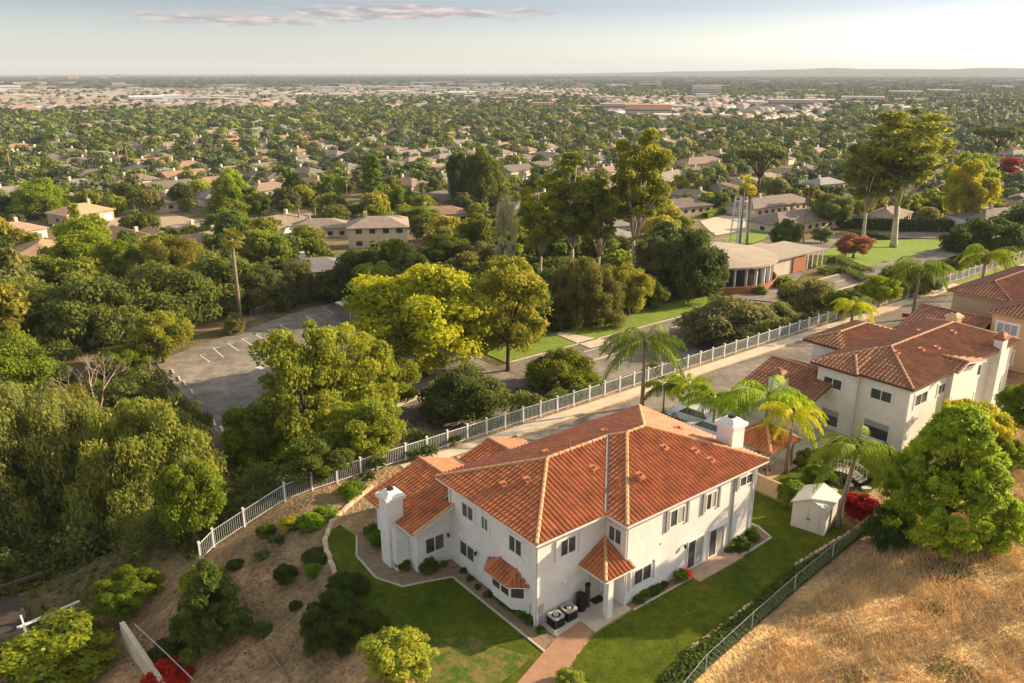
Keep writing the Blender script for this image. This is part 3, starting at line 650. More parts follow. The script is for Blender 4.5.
# downpipes, gutter outlets, lamps, vent
for (x, y, z0, z1) in ((14.42, -1.66, .1, 5.35), (-.06, .12, .05, 5.3), (16.5, -1.67, .1, 5.35), (5.05, -1.67, .1, 5.35), (-.06, 8.15, 3.9, 5.3), (16.3, -1.67, 4, 5.3)):
    m_ = PIPE if x == 14.42 else TRIM
    MB().tube([(x, y, z0), (x, y, z1)], .055, 6).build('downspout', m_, H)
def lantern(root, x, y, z, n):
    b = MB(); b.box(x-.07, y-.07, z-.03, x+.07, y+.07, z+.03); 
    l = MB(); cx_, cy_ = x+n[0]*.16, y+n[1]*.16
    l.tube([(x, y, z), (cx_, cy_, z+.05)], .02, 5); l.tube([(cx_, cy_, z-.18), (cx_, cy_, z-.05), (cx_, cy_, z+.06), (cx_, cy_, z+.10)], [.05, .085, .07, .01], 6)
    o = l.build('wall_lamp', BLACK, root)
lantern(H, 0, 5.45, 1.95, XN); lantern(H, 9.95, -1.6, 2.05, YN); lantern(H, -0.25, 8.3, 1.9, YN)
bm_ = MB(); bm_.tube([(1.9, 0, 2.1), (1.9, -.10, 2.1), (1.9, -.18, 2.08), (1.9, -.2, 2.08)], [.16, .15, .09, .02], 10); bm_.build('security_lamp', TRIM, H)
MB().obox((7.9, -1.6, 2.9), (1, 0), YN, 0, .14, 0, .10, -.01, .05).build('vent_cover', TRIM, H)
for (x, y) in ((-.03, .55), (.18, -.03), (.32, -.03)): MB().tube([(x, y, .05), (x, y, 1.2)], .025, 5).build('conduit', PIPE, H)
MB().obox((.12, 0, .9), (1, 0), YN, 0, .30, 0, .42, -.01, .10).build('meter_box', ACW, H)

# things along the side of the house
def ac(x, y, label):
    t = thing('air_conditioner', label, 'air conditioner', (x, y, .08), group='air conditioners beside the wall')
    s = .35; MB().prism([(x-.46, y-.46), (x+.46, y-.46), (x+.46, y+.46), (x-.46, y+.46)], .08, .14).build('pad', CONC, t)
    b = MB(); b.box(x-s, y-s, .14, x+s, y+s, .70)
    for k in range(9):
        for sx in (-1, 1):
            b.box(x+sx*s-.012, y-s+.05, .18+k*.058, x+sx*s+.012, y+s-.05, .20+k*.058); b.box(x-s+.05, y+sx*s-.012, .18+k*.058, x+s-.05, y+sx*s+.012, .20+k*.058)
    b.build('body', BLACK, t)
    n = 20; vs = []; f = []
    q = .385
    for z in (.70, .78):
        for k in range(n):
            a = 2*PI*k/n; c, s_ = math.cos(a), math.sin(a); m_ = 1/max(abs(c), abs(s_)); m_ = min(m_, 1.22)
            vs.append((x+q*c*m_, y+q*s_*m_, z))
        for k in range(n):
            a = 2*PI*k/n; vs.append((x+.27*math.cos(a), y+.27*math.sin(a), z))
    for k in range(n):
        j = (k+1) % n; f += [(2*n+k, 2*n+j, 3*n+j, 3*n+k), (k, j, 2*n+j, 2*n+k), (n+j, n+k, 3*n+k, 3*n+j), (n+k, n+j, j, k)]
    MB().add(vs, f).build('top_panel', ACW, t)
    MB().tube([(x, y, .66), (x, y, .70)], .25, 14).build('fan_well', BLACK, t)
    MB().tube([(x, y, .70), (x, y, .80), (x, y, .82)], [.15, .15, .02], 12).build('fan_hub', ACW, t)
    MB().tube([(x+.2, y+.46, .3), (x+.2, y+.62, .5), (x+.2, y+.70, 1.0)], .03, 5).build('pipe', PIPE, t)
ac(.86, -.58, 'square air conditioner with a cream top, nearer the corner of the white house')
ac(1.82, -.55, 'square air conditioner with a cream top, beside the black barrel')
t = thing('water_softener_barrel', 'round black barrel against the white wall beside the air conditioner', 'barrel', (2.85, -.42, .08))
MB().tube([(2.85, -.42, .08), (2.85, -.42, .12), (2.85, -.42, 1.0), (2.85, -.42, 1.03)], [.25, .27, .27, .2], 16).build('body', BLACK, t)
MB().tube([(2.85, -.42, 1.02), (2.85, -.42, 1.08), (2.85, -.42, 1.10)], [.285, .285, .2], 16).build('lid', BLACK, t)
t = thing('water_filter_tank', 'tall slim dark water filter tank with a valve on top, left of the porch door', 'tank', (3.35, -.42, .08))
MB().tube([(3.35, -.42, .08), (3.35, -.42, .2), (3.35, -.42, 1.25), (3.35, -.42, 1.38)], [.14, .15, .15, .06], 12, True).build('tank', pm('dark_steel', (.06, .055, .05), None, 3, .35), t)
b = MB(); b.box(3.22, -.52, 1.38, 3.48, -.32, 1.58); b.tube([(3.16, -.42, 1.48), (3.56, -.42, 1.48)], .045, 6); b.build('valve_head', BLACK, t)
o = MB().box(3.8, -.62, .085, 4.6, -.1, .105).build('doormat', BLACK); setp(o, 'black doormat in front of the porch door', 'doormat')

# ------------------------------------------------------------------ neighbouring houses
def neighbour(x0, x1, y0, y1, label, cat, mt, mc, mf, wm, tm, jog=True, wing=True, seed=5, chm=None):
    h = thing('house', label, cat, (x0+4, y0+4, 0)); e = EZ; o_ = .5; t = SL
    b = MB(); yj = (y0+y1)/2
    b.prism([(x0, y0), (x1, y0), (x1, y1), (x0, y1)], -.3, 5.36)
    if jog: b.prism([(x0+.0, yj+.3), (x0-.45, yj+.3), (x0-.45, y1-.05), (x0, y1-.05)][::-1], -.3, 5.355)
    if wing: b.prism([(x0-3.0, y1-.9), (x0+6, y1-.9), (x0+6, y1+4.7), (x0-3.0, y1+4.7)], -.3, 2.8)
    if wing:
        b.add([(x0-3, y1-.9, 2.8), (x0, y1-.9, 2.8), (x0, y1-.9, 3.9), (x0, y1-.7, 2.8), (x0-3, y1-.7, 2.8), (x0, y1-.7, 3.9)], [(0, 1, 2), (0, 2, 5, 4)])
    b.prism([(x0+4.5, y1), (x0+12.5, y1), (x0+12.5, y1+3.6), (x0+4.5, y1+3.6)], -.3, 5.35)
    b.build('wall', wm, h)
    X0, X1, Y0, Y1 = x0-o_, x1+o_, y0-o_, y1+o_; hf = (Y1-Y0)/2
    c0, c1, c2, c3 = (X0, Y0, e), (X1, Y0, e), (X1, Y1, e), (X0, Y1, e); rl = (X0+hf, Y0+hf, e+t*hf); rr = (X1-hf, Y0+hf, e+t*hf)
    fac = [[c0, c3, rl], [c0, c1, rr, rl], [c3, c2, rr, rl], [c1, c2, rr]]
    rd = [(c0, rl), (c3, rl), (rl, rr), (c1, rr), (c2, rr)]
    if jog:
        ja, jb = (X0-.45, yj+.05, e-.0), (X0-.45, Y1, e); jm = (X0+hf*.42, yj+1.6, e+t*hf*.52)
        fac.append([ja, jb, (X0+hf-.1, Y0+hf+.5, e+t*hf+.03), jm]); rd.append((ja, jm))
    r1 = roof(h, fac, rd, mt, mc, mf, seed=seed)
    # rear upper roof, a little lower
    hx = 1.9; e2 = e-.02; ya = Y1-.6; yb = Y1+3.9; xa = x0+4.0; xb = x0+13.0; h2 = (yb-ya)/2
    s0, s1, s2, s3 = (xa, ya, e2), (xb, ya, e2), (xb, yb, e2), (xa, yb, e2); t1, t2 = (xa+h2, ya+h2, e2+t*h2), (xb-h2, ya+h2, e2+t*h2)
    roof(h, [[s0, s3, t1], [s0, s1, t2, t1], [s3, s2, t2, t1], [s1, s2, t2]], [(s3, t1), (t1, t2), (s2, t2)], mt, mc, mf, seed=seed+1, name='rear_roof')
    if wing:
        xl = x0-3.5; zt = 3.0; xr_ = x0+.6; wy0 = y1-1.5; wy1 = y1+5.2; zr_ = zt+t*(xr_-xl)
        roof(h, [[(xl, wy0, zt), (xl, wy1, zt), (xr_, wy1, zr_), (xr_, Y1, zr_), (x0-.01, Y1, zt+t*3.5), (x0-.01, wy0, zt+t*3.5)],
                 [(xr_+4, Y1, zr_-t*4), (xr_+4, wy1, zr_-t*4), (xr_, wy1, zr_), (xr_, Y1, zr_)]],
             [((xr_, Y1, zr_), (xr_, wy1, zr_))], mt, mt, mf, seed=seed+2, name='wing_roof')
        chimney(h, xl-.25, xl+.85, y1+1.2, y1+2.4, -.2, 5.0, m=wm, capm=mt if chm is None else chm)
    return h, r1, (X0, X1, Y0, Y1, hf)
N1, r1, q_ = neighbour(36.3, 54.9, -1.4, 6.2, 'white two-storey house with brown tile roofs, behind the large green conifer on the right', 'house', TILE2, CAPT2, DARKW, STUC2, TRIM, seed=21)
x = 36.3; rY = (0, -1)
window(N1, (x-.45, 5.55, 3.66), rY, 1.7, .95, XN); window(N1, (x, 1.65, 3.72), rY, 1.8, .95, XN)
window(N1, (x-.45, 5.85, .35), rY, 2.1, 1.5, XN, panes=1, shade=.5); window(N1, (x, 1.85, .4), rY, 2.2, 1.55, XN, panes=1, shade=.5)
for (xa, xb, z0, z1) in ((37.4, 39.4, 3.55, 4.6), (41.2, 42.4, 3.65, 4.55), (46.9, 49.0, 3.6, 4.7), (52.4, 54.0, .9, 1.9)):
    window(N1, (xa, -1.4, z0), (1, 0), xb-xa, z1-z0, YN)
window(N1, (46.9, -1.4, 1.0), (1, 0), 1.6, 1.2, YN)
chimney(N1, 50.8, 51.8, -2.1, -1.38, -.1, 7.1, m=STUCCO, capm=TILE2)
for xx in (36.22, 54.9): MB().tube([(xx, -1.47, .1), (xx, -1.47, 5.3)], .055, 6).build('downspout', TRIM, N1)
MB().tube([(35.8, 2.6, .1), (35.8, 2.6, 5.3)], .06, 6).build('downspout', TRIM, N1)
vents(N1, r1, [(39.5, 1.6, EZ+SL*3.5, 'v'), (42.5, 1.0, EZ+SL*2.9, 'v'), (44.4, .6, EZ+SL*2.5, 'v'), (41, 3.6, EZ+SL*3.1, 'p'), (47, 3.4, EZ+SL*3.2, 'v'), (49.0, 1.4, EZ+SL*3.3, 'v')], SL, VENT)
# small front gable on its long roof
gx, gy, gz = 43.8, -1.9, EZ
roof(N1, [[(gx-1.6, gy-.5, gz+.03), (gx-1.6, gy, gz+.03), (gx, gy+1.7, gz+.58), (gx, gy-.5, gz+.58)], [(gx+3.4, gy-.5, gz+.03), (gx+3.4, gy, gz+.03), (gx, gy+1.7, gz+.58), (gx, gy-.5, gz+.58)]],
     [((gx, gy-.5, gz+.6), (gx, gy+1.7, gz+.62))], TILE2, CAPT2, TRIM, seed=24, name='gable_roof', th=.12)
MB().prism([(42.6, -1.41), (42.6, -1.85), (47.2, -1.85), (47.2, -1.41)], -.2, 5.35).build('bay_wall', STUC2, N1)

N2 = thing('house', 'tan two-storey house with red brown tile roofs cut by the right edge', 'house', (70, 2, 0))
def hipbox(root, x0, x1, y0, y1, zw, mt, mc, mf, wm, seed, name, o=.5, slope=.34):
    MB().prism([(x0, y0), (x1, y0), (x1, y1), (x0, y1)], -.3, zw-.24).build('wall', wm, root)
    X0, X1, Y0, Y1 = x0-o, x1+o, y0-o, y1+o; h_ = (Y1-Y0)/2; c = [(X0, Y0, zw), (X1, Y0, zw), (X1, Y1, zw), (X0, Y1, zw)]; a_, b_ = (X0+h_, Y0+h_, zw+slope*h_), (X1-h_, Y0+h_, zw+slope*h_)
    return roof(root, [[c[0], c[3], a_], [c[0], c[1], b_, a_], [c[3], c[2], b_, a_], [c[1], c[2], b_]], [(c[0], a_), (c[3], a_), (a_, b_), (c[1], b_), (c[2], b_)], mt, mc, mf, seed=seed, name=name)
hipbox(N2, 68.7, 86, 4.35, 10.1, 5.6, TILE3, CAPT3, TRIM3, STUC3, 31, 'rear_roof')
hipbox(N2, 63.4, 86, -5.2, 3.75, 5.6, TILE3, CAPT3, TRIM3, STUC3, 32, 'roof')
window(N2, (63.4, 3.2, 3.5), (0, -1), 2.0, 1.15, XN, panes=3, glass=WINW)
window(N2, (63.4, 3.2, .6), (0, -1), 2.0, 1.4, XN, panes=2)
MB().prism([(59.6, 4.0), (68.6, 4.0), (68.6, 10.6), (59.6, 10.6)], -.2, 2.9).build('garage_wall', STUC3, N2)
roof(N2, [[(59.0, 3.8, 3.1), (59.0, 11.1, 3.1), (63.6, 11.1, 4.66), (63.6, 3.8, 4.66)], [(68.65, 3.85, 2.95), (68.65, 11.1, 2.95), (63.6, 11.1, 4.66), (63.6, 3.85, 4.66)]], [((63.6, 3.8, 4.66), (63.6, 11.1, 4.66))], TILE3, CAPT3, TRIM3, seed=33, name='garage_roof')
chimney(N2, 60.6, 61.8, 6.0, 7.0, 3.2, 5.2, m=STUC3)

# ------------------------------------------------------------------ long white fence along the road
def fence_line():
    pts = [(-11.3, 21.4), (-10.2, 21.9), (-8, 21.9), (-5, 21.8)]
    x = -3.0
    while x < 215: pts.append((x, 21.6)); x += 1.95 if x < 120 else 3.9
    return pts
ft = thing('fence', 'long white metal fence with grey pickets running along the private road', 'fence', (0, 21.6, 0))
fp = fence_line(); rails = MB(); pk = MB()
for i, (x, y) in enumerate(fp):
    z = Tz(x, y)
    b = MB(); b.box(x-.055, y-.055, z-.3, x+.055, y+.055, z+1.42); b.prism([(x-.08, y-.08), (x+.08, y-.08), (x+.08, y+.08), (x-.08, y+.08)], z+1.42, z+1.50)
    if i < 96: b.build('post', FENCEM, ft)
    else: rails.v += []; 
    if i >= 96: rails.box(x-.055, y-.055, z-.3, x+.055, y+.055, z+1.5)
    if i+1 < len(fp):
        x2, y2 = fp[i+1]; z2 = Tz(x2, y2)
        for hh, rr in ((1.28, .028), (.16, .03)): rails.tube([(x, y, z+hh), (x2, y2, z2+hh)], rr, 4)
        n = int(math.hypot(x2-x, y2-y)/.14)
        if x < 110:
            for k in range(1, n):
                q = k/n; px_, py_, pz_ = x+(x2-x)*q, y+(y2-y)*q, z+(z2-z)*q
                pk.box(px_-.012, py_-.012, pz_+.12, px_+.012, py_+.012, pz_+1.30)
rails.build('rail', FENCEM, ft); o = pk.build('picket', PICKM, ft); o['kind'] = 'stuff'
# green chain-link fence between the lawn and the dry hill
gf = thing('chain_link_fence', 'low green chain-link fence between the front lawn and the dry grass hill', 'fence', (14, -6.8, 0))
ga, gb = (2.0, -8.6), (23.3, -5.9); gp = [( -1.5, -9.4), (4.4, -7.95), (9, -7.35), (13.8, -6.8), (18.5, -6.35), (23.3, -5.95)]
net = MB()
for i, (x, y) in enumerate(gp):
    z = Tz(x, y); MB().tube([(x, y, z-.2), (x, y, z+1.15)], .03, 6).build('post', GREENF, gf)
    if i+1 < len(gp):
        x2, y2 = gp[i+1]; z2 = Tz(x2, y2)
        MB().tube([(x, y, z+1.12), (x2, y2, z2+1.12)], .015, 5).build('top_rail', MET, gf)
        d = Vector((x2-x, y2-y, 0)); l = d.length; d /= l
        k = 0.0
        while k < l:
            for sgn in (1, -1):
                e = k+sgn*1.1
                e2 = max(0, min(l, e)); hh = 1.1*abs(e2-k)/1.1
                net.tube([(x+d.x*k, y+d.y*k, z+.02), (x+d.x*e2, y+d.y*e2, z+(z2-z)*e2/l+.02+hh)], .004, 3, cap=False)
            k += .36
net.build('wire_mesh', GREENF, gf)
# grey mesh fence by the parking lot and on its left edge
def mesh_fence(pts, h, label, postm, netm, z=None):
    t = thing('mesh_fence', label, 'fence', (*pts[0], Tz(*pts[0]))); nb = MB()
    for i, (x, y) in enumerate(pts):
        zz = Tz(x, y) if z is None else z
        MB().tube([(x, y, zz-.1), (x, y, zz+h)], .045, 6).build('post', postm, t)
        if i+1 < len(pts):
            x2, y2 = pts[i+1]; z2 = Tz(x2, y2) if z is None else z
            nb.tube([(x, y, zz+h-.03), (x2, y2, z2+h-.03)], .03, 4)
            l = math.hypot(x2-x, y2-y); n = int(l/.22)
            for k in range(n):
                for (a0, a1) in ((k, k+5), (k+5, k)):
                    q0, q1 = a0/n, min(1, a1/n)
                    if a0/n > 1: continue
                    nb.tube([(x+(x2-x)*q0, y+(y2-y)*q0, zz), (x+(x2-x)*q1, y+(y2-y)*q1, z2+h)], .009, 3, cap=False)
    nb.build('wire_mesh', netm, t)
mesh_fence([(.2, 80.5), (-.2, 76), (-.6, 71), (-1, 66), (-1.2, 61), (-1.2, 56), (-1.0, 51), (-.6, 46)], 1.6, 'grey green mesh fence along the near left edge of the parking lot', CONC2, GREENF, -7.95)
mesh_fence([(18.5, 90.3), (22, 92.6), (26, 94.4), (30, 95.6), (34, 96)], 1.9, 'tall wire mesh fence behind the far stalls of the parking lot', MET, MET, -7.95)

# ------------------------------------------------------------------ tan garden walls, shed, gazebo, bridge, deck
b = MB()
w = MB().obox((22.25, 2.9, 0), (0, -1), (1, 0), 0, 4.2, -.2, 1.25, 0, .22); wl = w.build('garden_wall', BRICKW)
setp(wl, 'tan block garden wall between the white house and the gazebo garden', 'wall')
o = MB().obox((22.2, 8.9, 0), (0, -1), (1, 0), 0, 5.9, -.2, 1.3, 0, .22).build('garden_wall', BRICKW); setp(o, 'tan block garden wall running back from the chimney side of the white house', 'wall')
o = MB().obox((57.5, -4.6, 0), (1, .06), (.06, -1), 0, 12, -.2, 1.3, 0, .2).build('garden_wall', BRICKW); setp(o, 'grey tan block wall on the slope right of the neighbouring chimney', 'wall')
sa = Vector((19.95, -2.42, 0)); sb = Vector((20.5, -4.55, 0)); sd = (sb-sa); sw = sd.length; sd.normalize(); sn = Vector((-sd.y, sd.x, 0)); 
if sn.x < 0: sn = -sn
sh_ = thing('garden_shed', 'cream metal garden shed with double doors on the lawn at the corner', 'shed', tuple(sa))
dpt = 2.5
def SP(u, d, z): q = sa+sd*u+sn*d; return (q.x, q.y, z)
wallh, ridh = 1.85, 2.35
vs = [SP(0, 0, 0), SP(sw, 0, 0), SP(sw, dpt, 0), SP(0, dpt, 0), SP(0, 0, wallh), SP(sw, 0, wallh), SP(sw, dpt, wallh), SP(0, dpt, wallh), SP(sw/2, 0, ridh), SP(sw/2, dpt, ridh)]
b = MB().add(vs, [(0, 1, 5, 8, 4), (1, 2, 6, 5), (2, 3, 7, 9, 6), (3, 0, 4, 7)])
for k in range(13):
    b.add([SP(sw+.012, k*dpt/12-.02, .05), SP(sw+.012, k*dpt/12+.02, .05), SP(sw+.012, k*dpt/12+.02, wallh-.05), SP(sw+.012, k*dpt/12-.02, wallh-.05)], [(0, 1, 2, 3)])
b.build('wall', SHEDM, sh_)
b = MB()
for (ua, za, ub, zb) in ((-.12, wallh-.06, sw/2, ridh+.03), (sw/2, ridh+.03, sw+.12, wallh-.06)):
    b.add([SP(ua, -.15, za), SP(ub, -.15, zb), SP(ub, dpt+.12, zb), SP(ua, dpt+.12, za), SP(ua, -.15, za+.05), SP(ub, -.15, zb+.05), SP(ub, dpt+.12, zb+.05), SP(ua, dpt+.12, za+.05)], [(0, 1, 2, 3), (7, 6, 5, 4), (0, 4, 5, 1), (1, 5, 6, 2), (2, 6, 7, 3), (3, 7, 4, 0)])
    for k in range(1, 7):
        q = k/7; u_ = ua+(ub-ua)*q; z_ = za+(zb-za)*q+.05
        b.add([SP(u_-.015, -.14, z_), SP(u_+.015, -.14, z_), SP(u_+.015, dpt+.1, z_+.0), SP(u_-.015, dpt+.1, z_), SP(u_, -.14, z_+.03), SP(u_, dpt+.1, z_+.03)], [(0, 4, 5, 3), (1, 2, 5, 4)])
b.build('roof', SHEDR, sh_)
for k in (0, 1):
    u0 = sw*.18+k*sw*.32
    dd = MB().obox(tuple(sa-sn*0), sd, -sn, u0+.015, u0+sw*.32-.015, .08, 1.72, -.01, .035).build('door', SHEDM, sh_)
    sub(dd, MB().obox(tuple(sa), sd, -sn, sw*.5+(-.10 if k == 0 else .05), sw*.5+(-.05 if k == 0 else .10), .85, 1.0, .035, .07), 'handle', BLACK, sh_)
# gazebo with tiled roof
G = thing('gazebo', 'open timber gazebo with a hipped terracotta tile roof in the palm garden', 'gazebo', (26.0, 3.9, 0))
gx0, gx1, gy0, gy1 = 24.0, 27.8, 2.2, 5.8; gz = 2.3; cx_, cy_ = 25.9, 4.0; ga_ = (cx_, cy_, 3.5)
c0, c1, c2, c3 = (gx0, gy0, gz), (gx1, gy0, gz), (gx1, gy1, gz), (gx0, gy1, gz)
roof(G, [[c0, c1, ga_], [c1, c2, ga_], [c2, c3, ga_], [c3, c0, ga_]], [(c0, ga_), (c1, ga_), (c2, ga_), (c3, ga_)], TILE, CAPT, WOOD, seed=51)
for (x, y) in ((gx0+.4, gy0+.4), (gx1-.4, gy0+.4), (gx1-.4, gy1-.4), (gx0+.4, gy1-.4)):
    MB().box(x-.09, y-.09, 0, x+.09, y+.09, gz-.1).build('post', WOOD, G)
sheet('gazebo_floor', [(gx0, gy0), (gx1, gy0), (gx1, gy1), (gx0, gy1)], .10, PATIO, .1)
t = thing('patio_table', 'small round table under the gazebo roof', 'table', (25.3, 3.2, .1))
MB().tube([(25.3, 3.2, .8), (25.3, 3.2, .84)], .5, 14).build('table_top', SHEDR, t); MB().tube([(25.3, 3.2, .1), (25.3, 3.2, .13), (25.3, 3.2, .16), (25.3, 3.2, .8)], [.28, .28, .05, .05], 10).build('pedestal', BLACK, t)
# little arched garden bridge over the dark pond
bx, by = 29.2, -1.1
sheet('pond', [(bx-2.0, by-1.3), (bx-.3, by-1.7), (bx+1.8, by-1.2), (bx+2.2, by+.5), (bx+.6, by+1.4), (bx-1.6, by+1.0)], .035, POND)
BR = thing('garden_bridge', 'small pale arched wooden bridge over the dark pond behind the red maple', 'bridge', (bx, by, 0))
dk = MB(); rl_ = [MB(), MB()]
for k in range(10):
    q = (k+.5)/10; zz = .15+.35*math.sin(PI*q); yy = by-1.3+2.6*q
    dk.box(bx-.5, yy-.12, zz, bx+.5, yy+.12, zz+.05)
    for s_ in (0, 1): rl_[s_].box(bx-.52+s_*1.0, yy-.025, zz, bx-.48+s_*1.0, yy+.025, zz+.65)
for s_ in (0, 1): rl_[s_].tube([(bx-.5+s_, by-1.3+2.6*q, .80+.35*math.sin(PI*q)) for q in [i/10 for i in range(11)]], .035, 5)
dk.build('deck', SHEDM, BR)
for s_ in (0, 1): rl_[s_].build('railing', SHEDM, BR)
for i, (u, w, s) in enumerate([(872, 470, .5), (862, 474, .35), (878, 461, .4), (832, 492, .45), (866, 489, .4), (850, 486, .35)]):
    P = at(u, w, 0); b = MB(); r_ = random.Random(i)
    ring = [(P[0]+s*math.cos(a)*r_.uniform(.8, 1.2), P[1]+s*.7*math.sin(a)*r_.uniform(.8, 1.2)) for a in [2*PI*k/9 for k in range(9)]]
    b.prism(ring, -.05, [s*.4*r_.uniform(.6, 1.1) for _ in ring]); o = b.build('garden_rock', ROCK)
    setp(o, 'pale flat rock set around the small pond and bridge', 'rock', 'pale rocks around the pond')
# dark timber deck with pale rails on the far left slope
dx, dy = -22.6, 24.5; dz = Tz(-21, 24)
DK = thing('hillside_deck', 'dark timber deck platform with pale railings cut by the left edge of the photo', 'deck', (dx, dy, dz))
b = MB(); b.box(dx-3, dy-4, dz+1.6, dx+1.2, dy+3, dz+1.75); b.box(dx-3, dy+2.8, dz+2.6, dx+2.8, dy+3, dz+2.8); b.build('platform', DWOOD, DK)
for (x, y) in ((dx+1.1, dy-3.8), (dx+1.1, dy+2.8), (dx+1.1, dy-.5), (dx-2, dy-3.8)): MB().box(x-.1, y-.1, dz-.6, x+.1, y+.1, dz+2.7).build('post', DWOOD, DK)
b = MB()
for k in range(12): b.box(dx+.9, dy-3.8+k*.22, dz+1.75, dx+.96, dy-3.75+k*.22, dz+2.7)
b.box(dx+.88, dy-3.9, dz+2.66, dx+.98, dy-1.2, dz+2.74); b.build('railing', TRIM, DK)
b = MB(); b.obox((dx+.6, dy-1.2, dz+1.0), (1, .15), (-.15, 1), 0, 3.6, .9, 1.0, -.08, .08); b.obox((dx+2.8, dy-.9, dz+1.0), (.9, -.5), (.5, .9), 0, 1.3, .9, 1.0, -.08, .08); b.build('brace', TRIM, DK)
# white topped retaining wall and rail lower left, timber edge of the slope path
o = MB().obox((-17.2, 18.2, Tz(-17.2, 16)), (.06, -1), (1, .06), 0, 9, -.5, 1.5, 0, .28).build('retaining_wall', CONC2); setp(o, 'pale capped retaining wall dropping down the lower left slope beside the red shrub', 'wall')
o = MB().tube([(-16.5, 17.6, Tz(-16.5, 17)+1.3), (-15.9, 13, Tz(-15.9, 13)+1.3), (-15.5, 9.6, Tz(-15.5, 9.6)+1.3)], .035, 6).build('handrail', MET); setp(o, 'thin metal handrail beside the pale retaining wall', 'handrail')
sp = P2([(222, 560), (243, 590), (262, 640), (290, 683)], -1.6)
b = MB()
for (x0, y0_), (x1, y1_) in zip(sp[:-1], sp[1:]):
    b.tube([(x0, y0_, Tz(x0, y0_)+.05), ((x0+x1)/2, (y0_+y1_)/2, Tz((x0+x1)/2, (y0_+y1_)/2)+.06), (x1, y1_, Tz(x1, y1_)+.05)], .08, 5)
o = b.build('slope_edging', WOOD); setp(o, 'thin timber edging running down the bare dirt slope', 'edging')
# edging stones
def stones(line, n, size, label, group, seed):
    r_ = random.Random(seed); L_ = [math.dist(a, c) for a, c in zip(line[:-1], line[1:])]; tot = sum(L_)
    base = []
    for v_ in range(4):
        b = MB(); ring = [(size*.55*math.copysign(abs(math.cos(a))**.6, math.cos(a))*r_.uniform(.85, 1.1), size*.34*math.copysign(abs(math.sin(a))**.6, math.sin(a))*r_.uniform(.85, 1.1)) for a in [2*PI*(k+.5)/10 for k in range(10)]]
        b.prism(ring, -.08, .13); b.prism([(x*.8, y*.8) for x, y in ring], .13, .17)
        base.append(b.build('edging_stone', STONE))
    for i in range(n):
        s_ = (i+.5)/n*tot; k = 0
        while s_ > L_[k]: s_ -= L_[k]; k += 1
        a, c = line[k], line[k+1]; q = s_/L_[k]; x = a[0]+(c[0]-a[0])*q; y = a[1]+(c[1]-a[1])*q
        o = base[i % 4] if i < 4 else base[i % 4].copy()
        if i >= 4: C.objects.link(o)
        o.location = (x+r_.uniform(-.04, .04), y+r_.uniform(-.04, .04), max(Tz(x, y), -.15)+r_.uniform(-.02, .02)); o.rotation_euler = (0, 0, math.atan2(c[1]-a[1], c[0]-a[0])+r_.uniform(-.12, .12))
        g = r_.uniform(.75, 1.2); o.color = (g, g*.97, g*.93, 1)
        setp(o, label, 'stone', group)
e1 = P2([(372, 487), (350, 505), (332, 522)] + EDGE)
stones(e1, 66, .46, 'tan edging block in the curved row between the dirt slope and the left lawn', 'edging blocks along the left lawn', 3)
stones([(5.0, -6.35), (7.4, -6.25), (9.0, -6.15), (11.0, -5.95)], 20, .30, 'small pale block in the row between front lawn and groundcover', 'small blocks along the front lawn', 4)
stones([(16.0, -5.35), (19, -5.35), (22.3, -5.4)], 12, .34, 'small grey stone edging the lawn in front of the shed', 'small stones near the shed', 5)
# ------------------------------------------------------------------ cars
def make_car(label, col, P, rz, group=None, long=4.6, suv=False):
    t = thing('parked_car', label, 'car', P, rz, group)
    z0 = .28; h1 = .82 if not suv else .95; h2 = 1.42 if not suv else 1.70; W = .89; L2 = long/2
    def loft(prof, hw, m, name, parent, inset=.0):
        b = MB(); n = len(prof); vs = [(x, -hw+inset*max(0, (z-h1)/(h2-h1)), z) for x, z in prof]+[(x, hw-inset*max(0, (z-h1)/(h2-h1)), z) for x, z in prof]
        b.add(vs, [tuple(range(n)), tuple(range(2*n-1, n-1, -1))]+[(k, n+k, n+(k+1) % n, (k+1) % n) for k in range(n)])
        me = b.build(name, m); me.parent = parent; return me
    body = loft([(-L2, z0+.1), (-L2+.05, h1-.08), (-L2+.35, h1+.02), (-L2*.35, h1+.04), (L2*.42, h1+.03), (L2-.25, h1-.10), (L2, h1-.28), (L2, z0+.05), (L2-.2, z0-.06), (-L2+.2, z0-.06)], W, CARP, 'body', t)
    body.color = (*col, 1)
    bv = body.modifiers.new('b', 'BEVEL'); bv.width = .06; bv.segments = 2
    gl = loft([(-L2*.82, h1), (-L2*.58, h2-.12), (-L2*.45, h2-.03), (L2*.12, h2-.03), (L2*.22, h2-.1), (L2*.5, h1)], W-.04, GLASS, 'glasshouse', t, .18)
    rf = loft([(-L2*.6, h2-.06), (-L2*.5, h2+.005), (-L2*.1, h2+.03), (L2*.14, h2), (L2*.2, h2-.06)], W-.16, CARP, 'roof', t); rf.color = (*col, 1)
    for sx in (-1, 1):
        for sy in (-1, 1):
            x = sx*L2*.62; y = sy*(W-.11)
            w_ = MB().tube([(x, y-.11, .33), (x, y+.11, .33)], .33, 14).build('wheel', TYRE); w_.parent = t
            r_ = MB().tube([(x, y+sy*.10, .33), (x, y+sy*.125, .33)], .2, 10).build('rim', RIM); r_.parent = w_
        for sy in (-1, 1):
            l_ = MB().box(sx*L2-.05, sy*.62-.16, h1-.26-(.08 if sx > 0 else 0), sx*L2+.012, sy*.62+.16, h1-.13-(.08 if sx > 0 else 0)).build('headlight' if sx > 0 else 'tail_light', HEADL if sx > 0 else REDL); l_.parent = t
    return t
make_car('silver parked car nearer the white house, behind the small palms on the driveway', (.55, .57, .60), (28.2, 12.6, .03), R(97))
make_car('white parked car in front of the chimney on the driveway', (.70, .70, .68), (27.1, 9.9, .03), R(95))
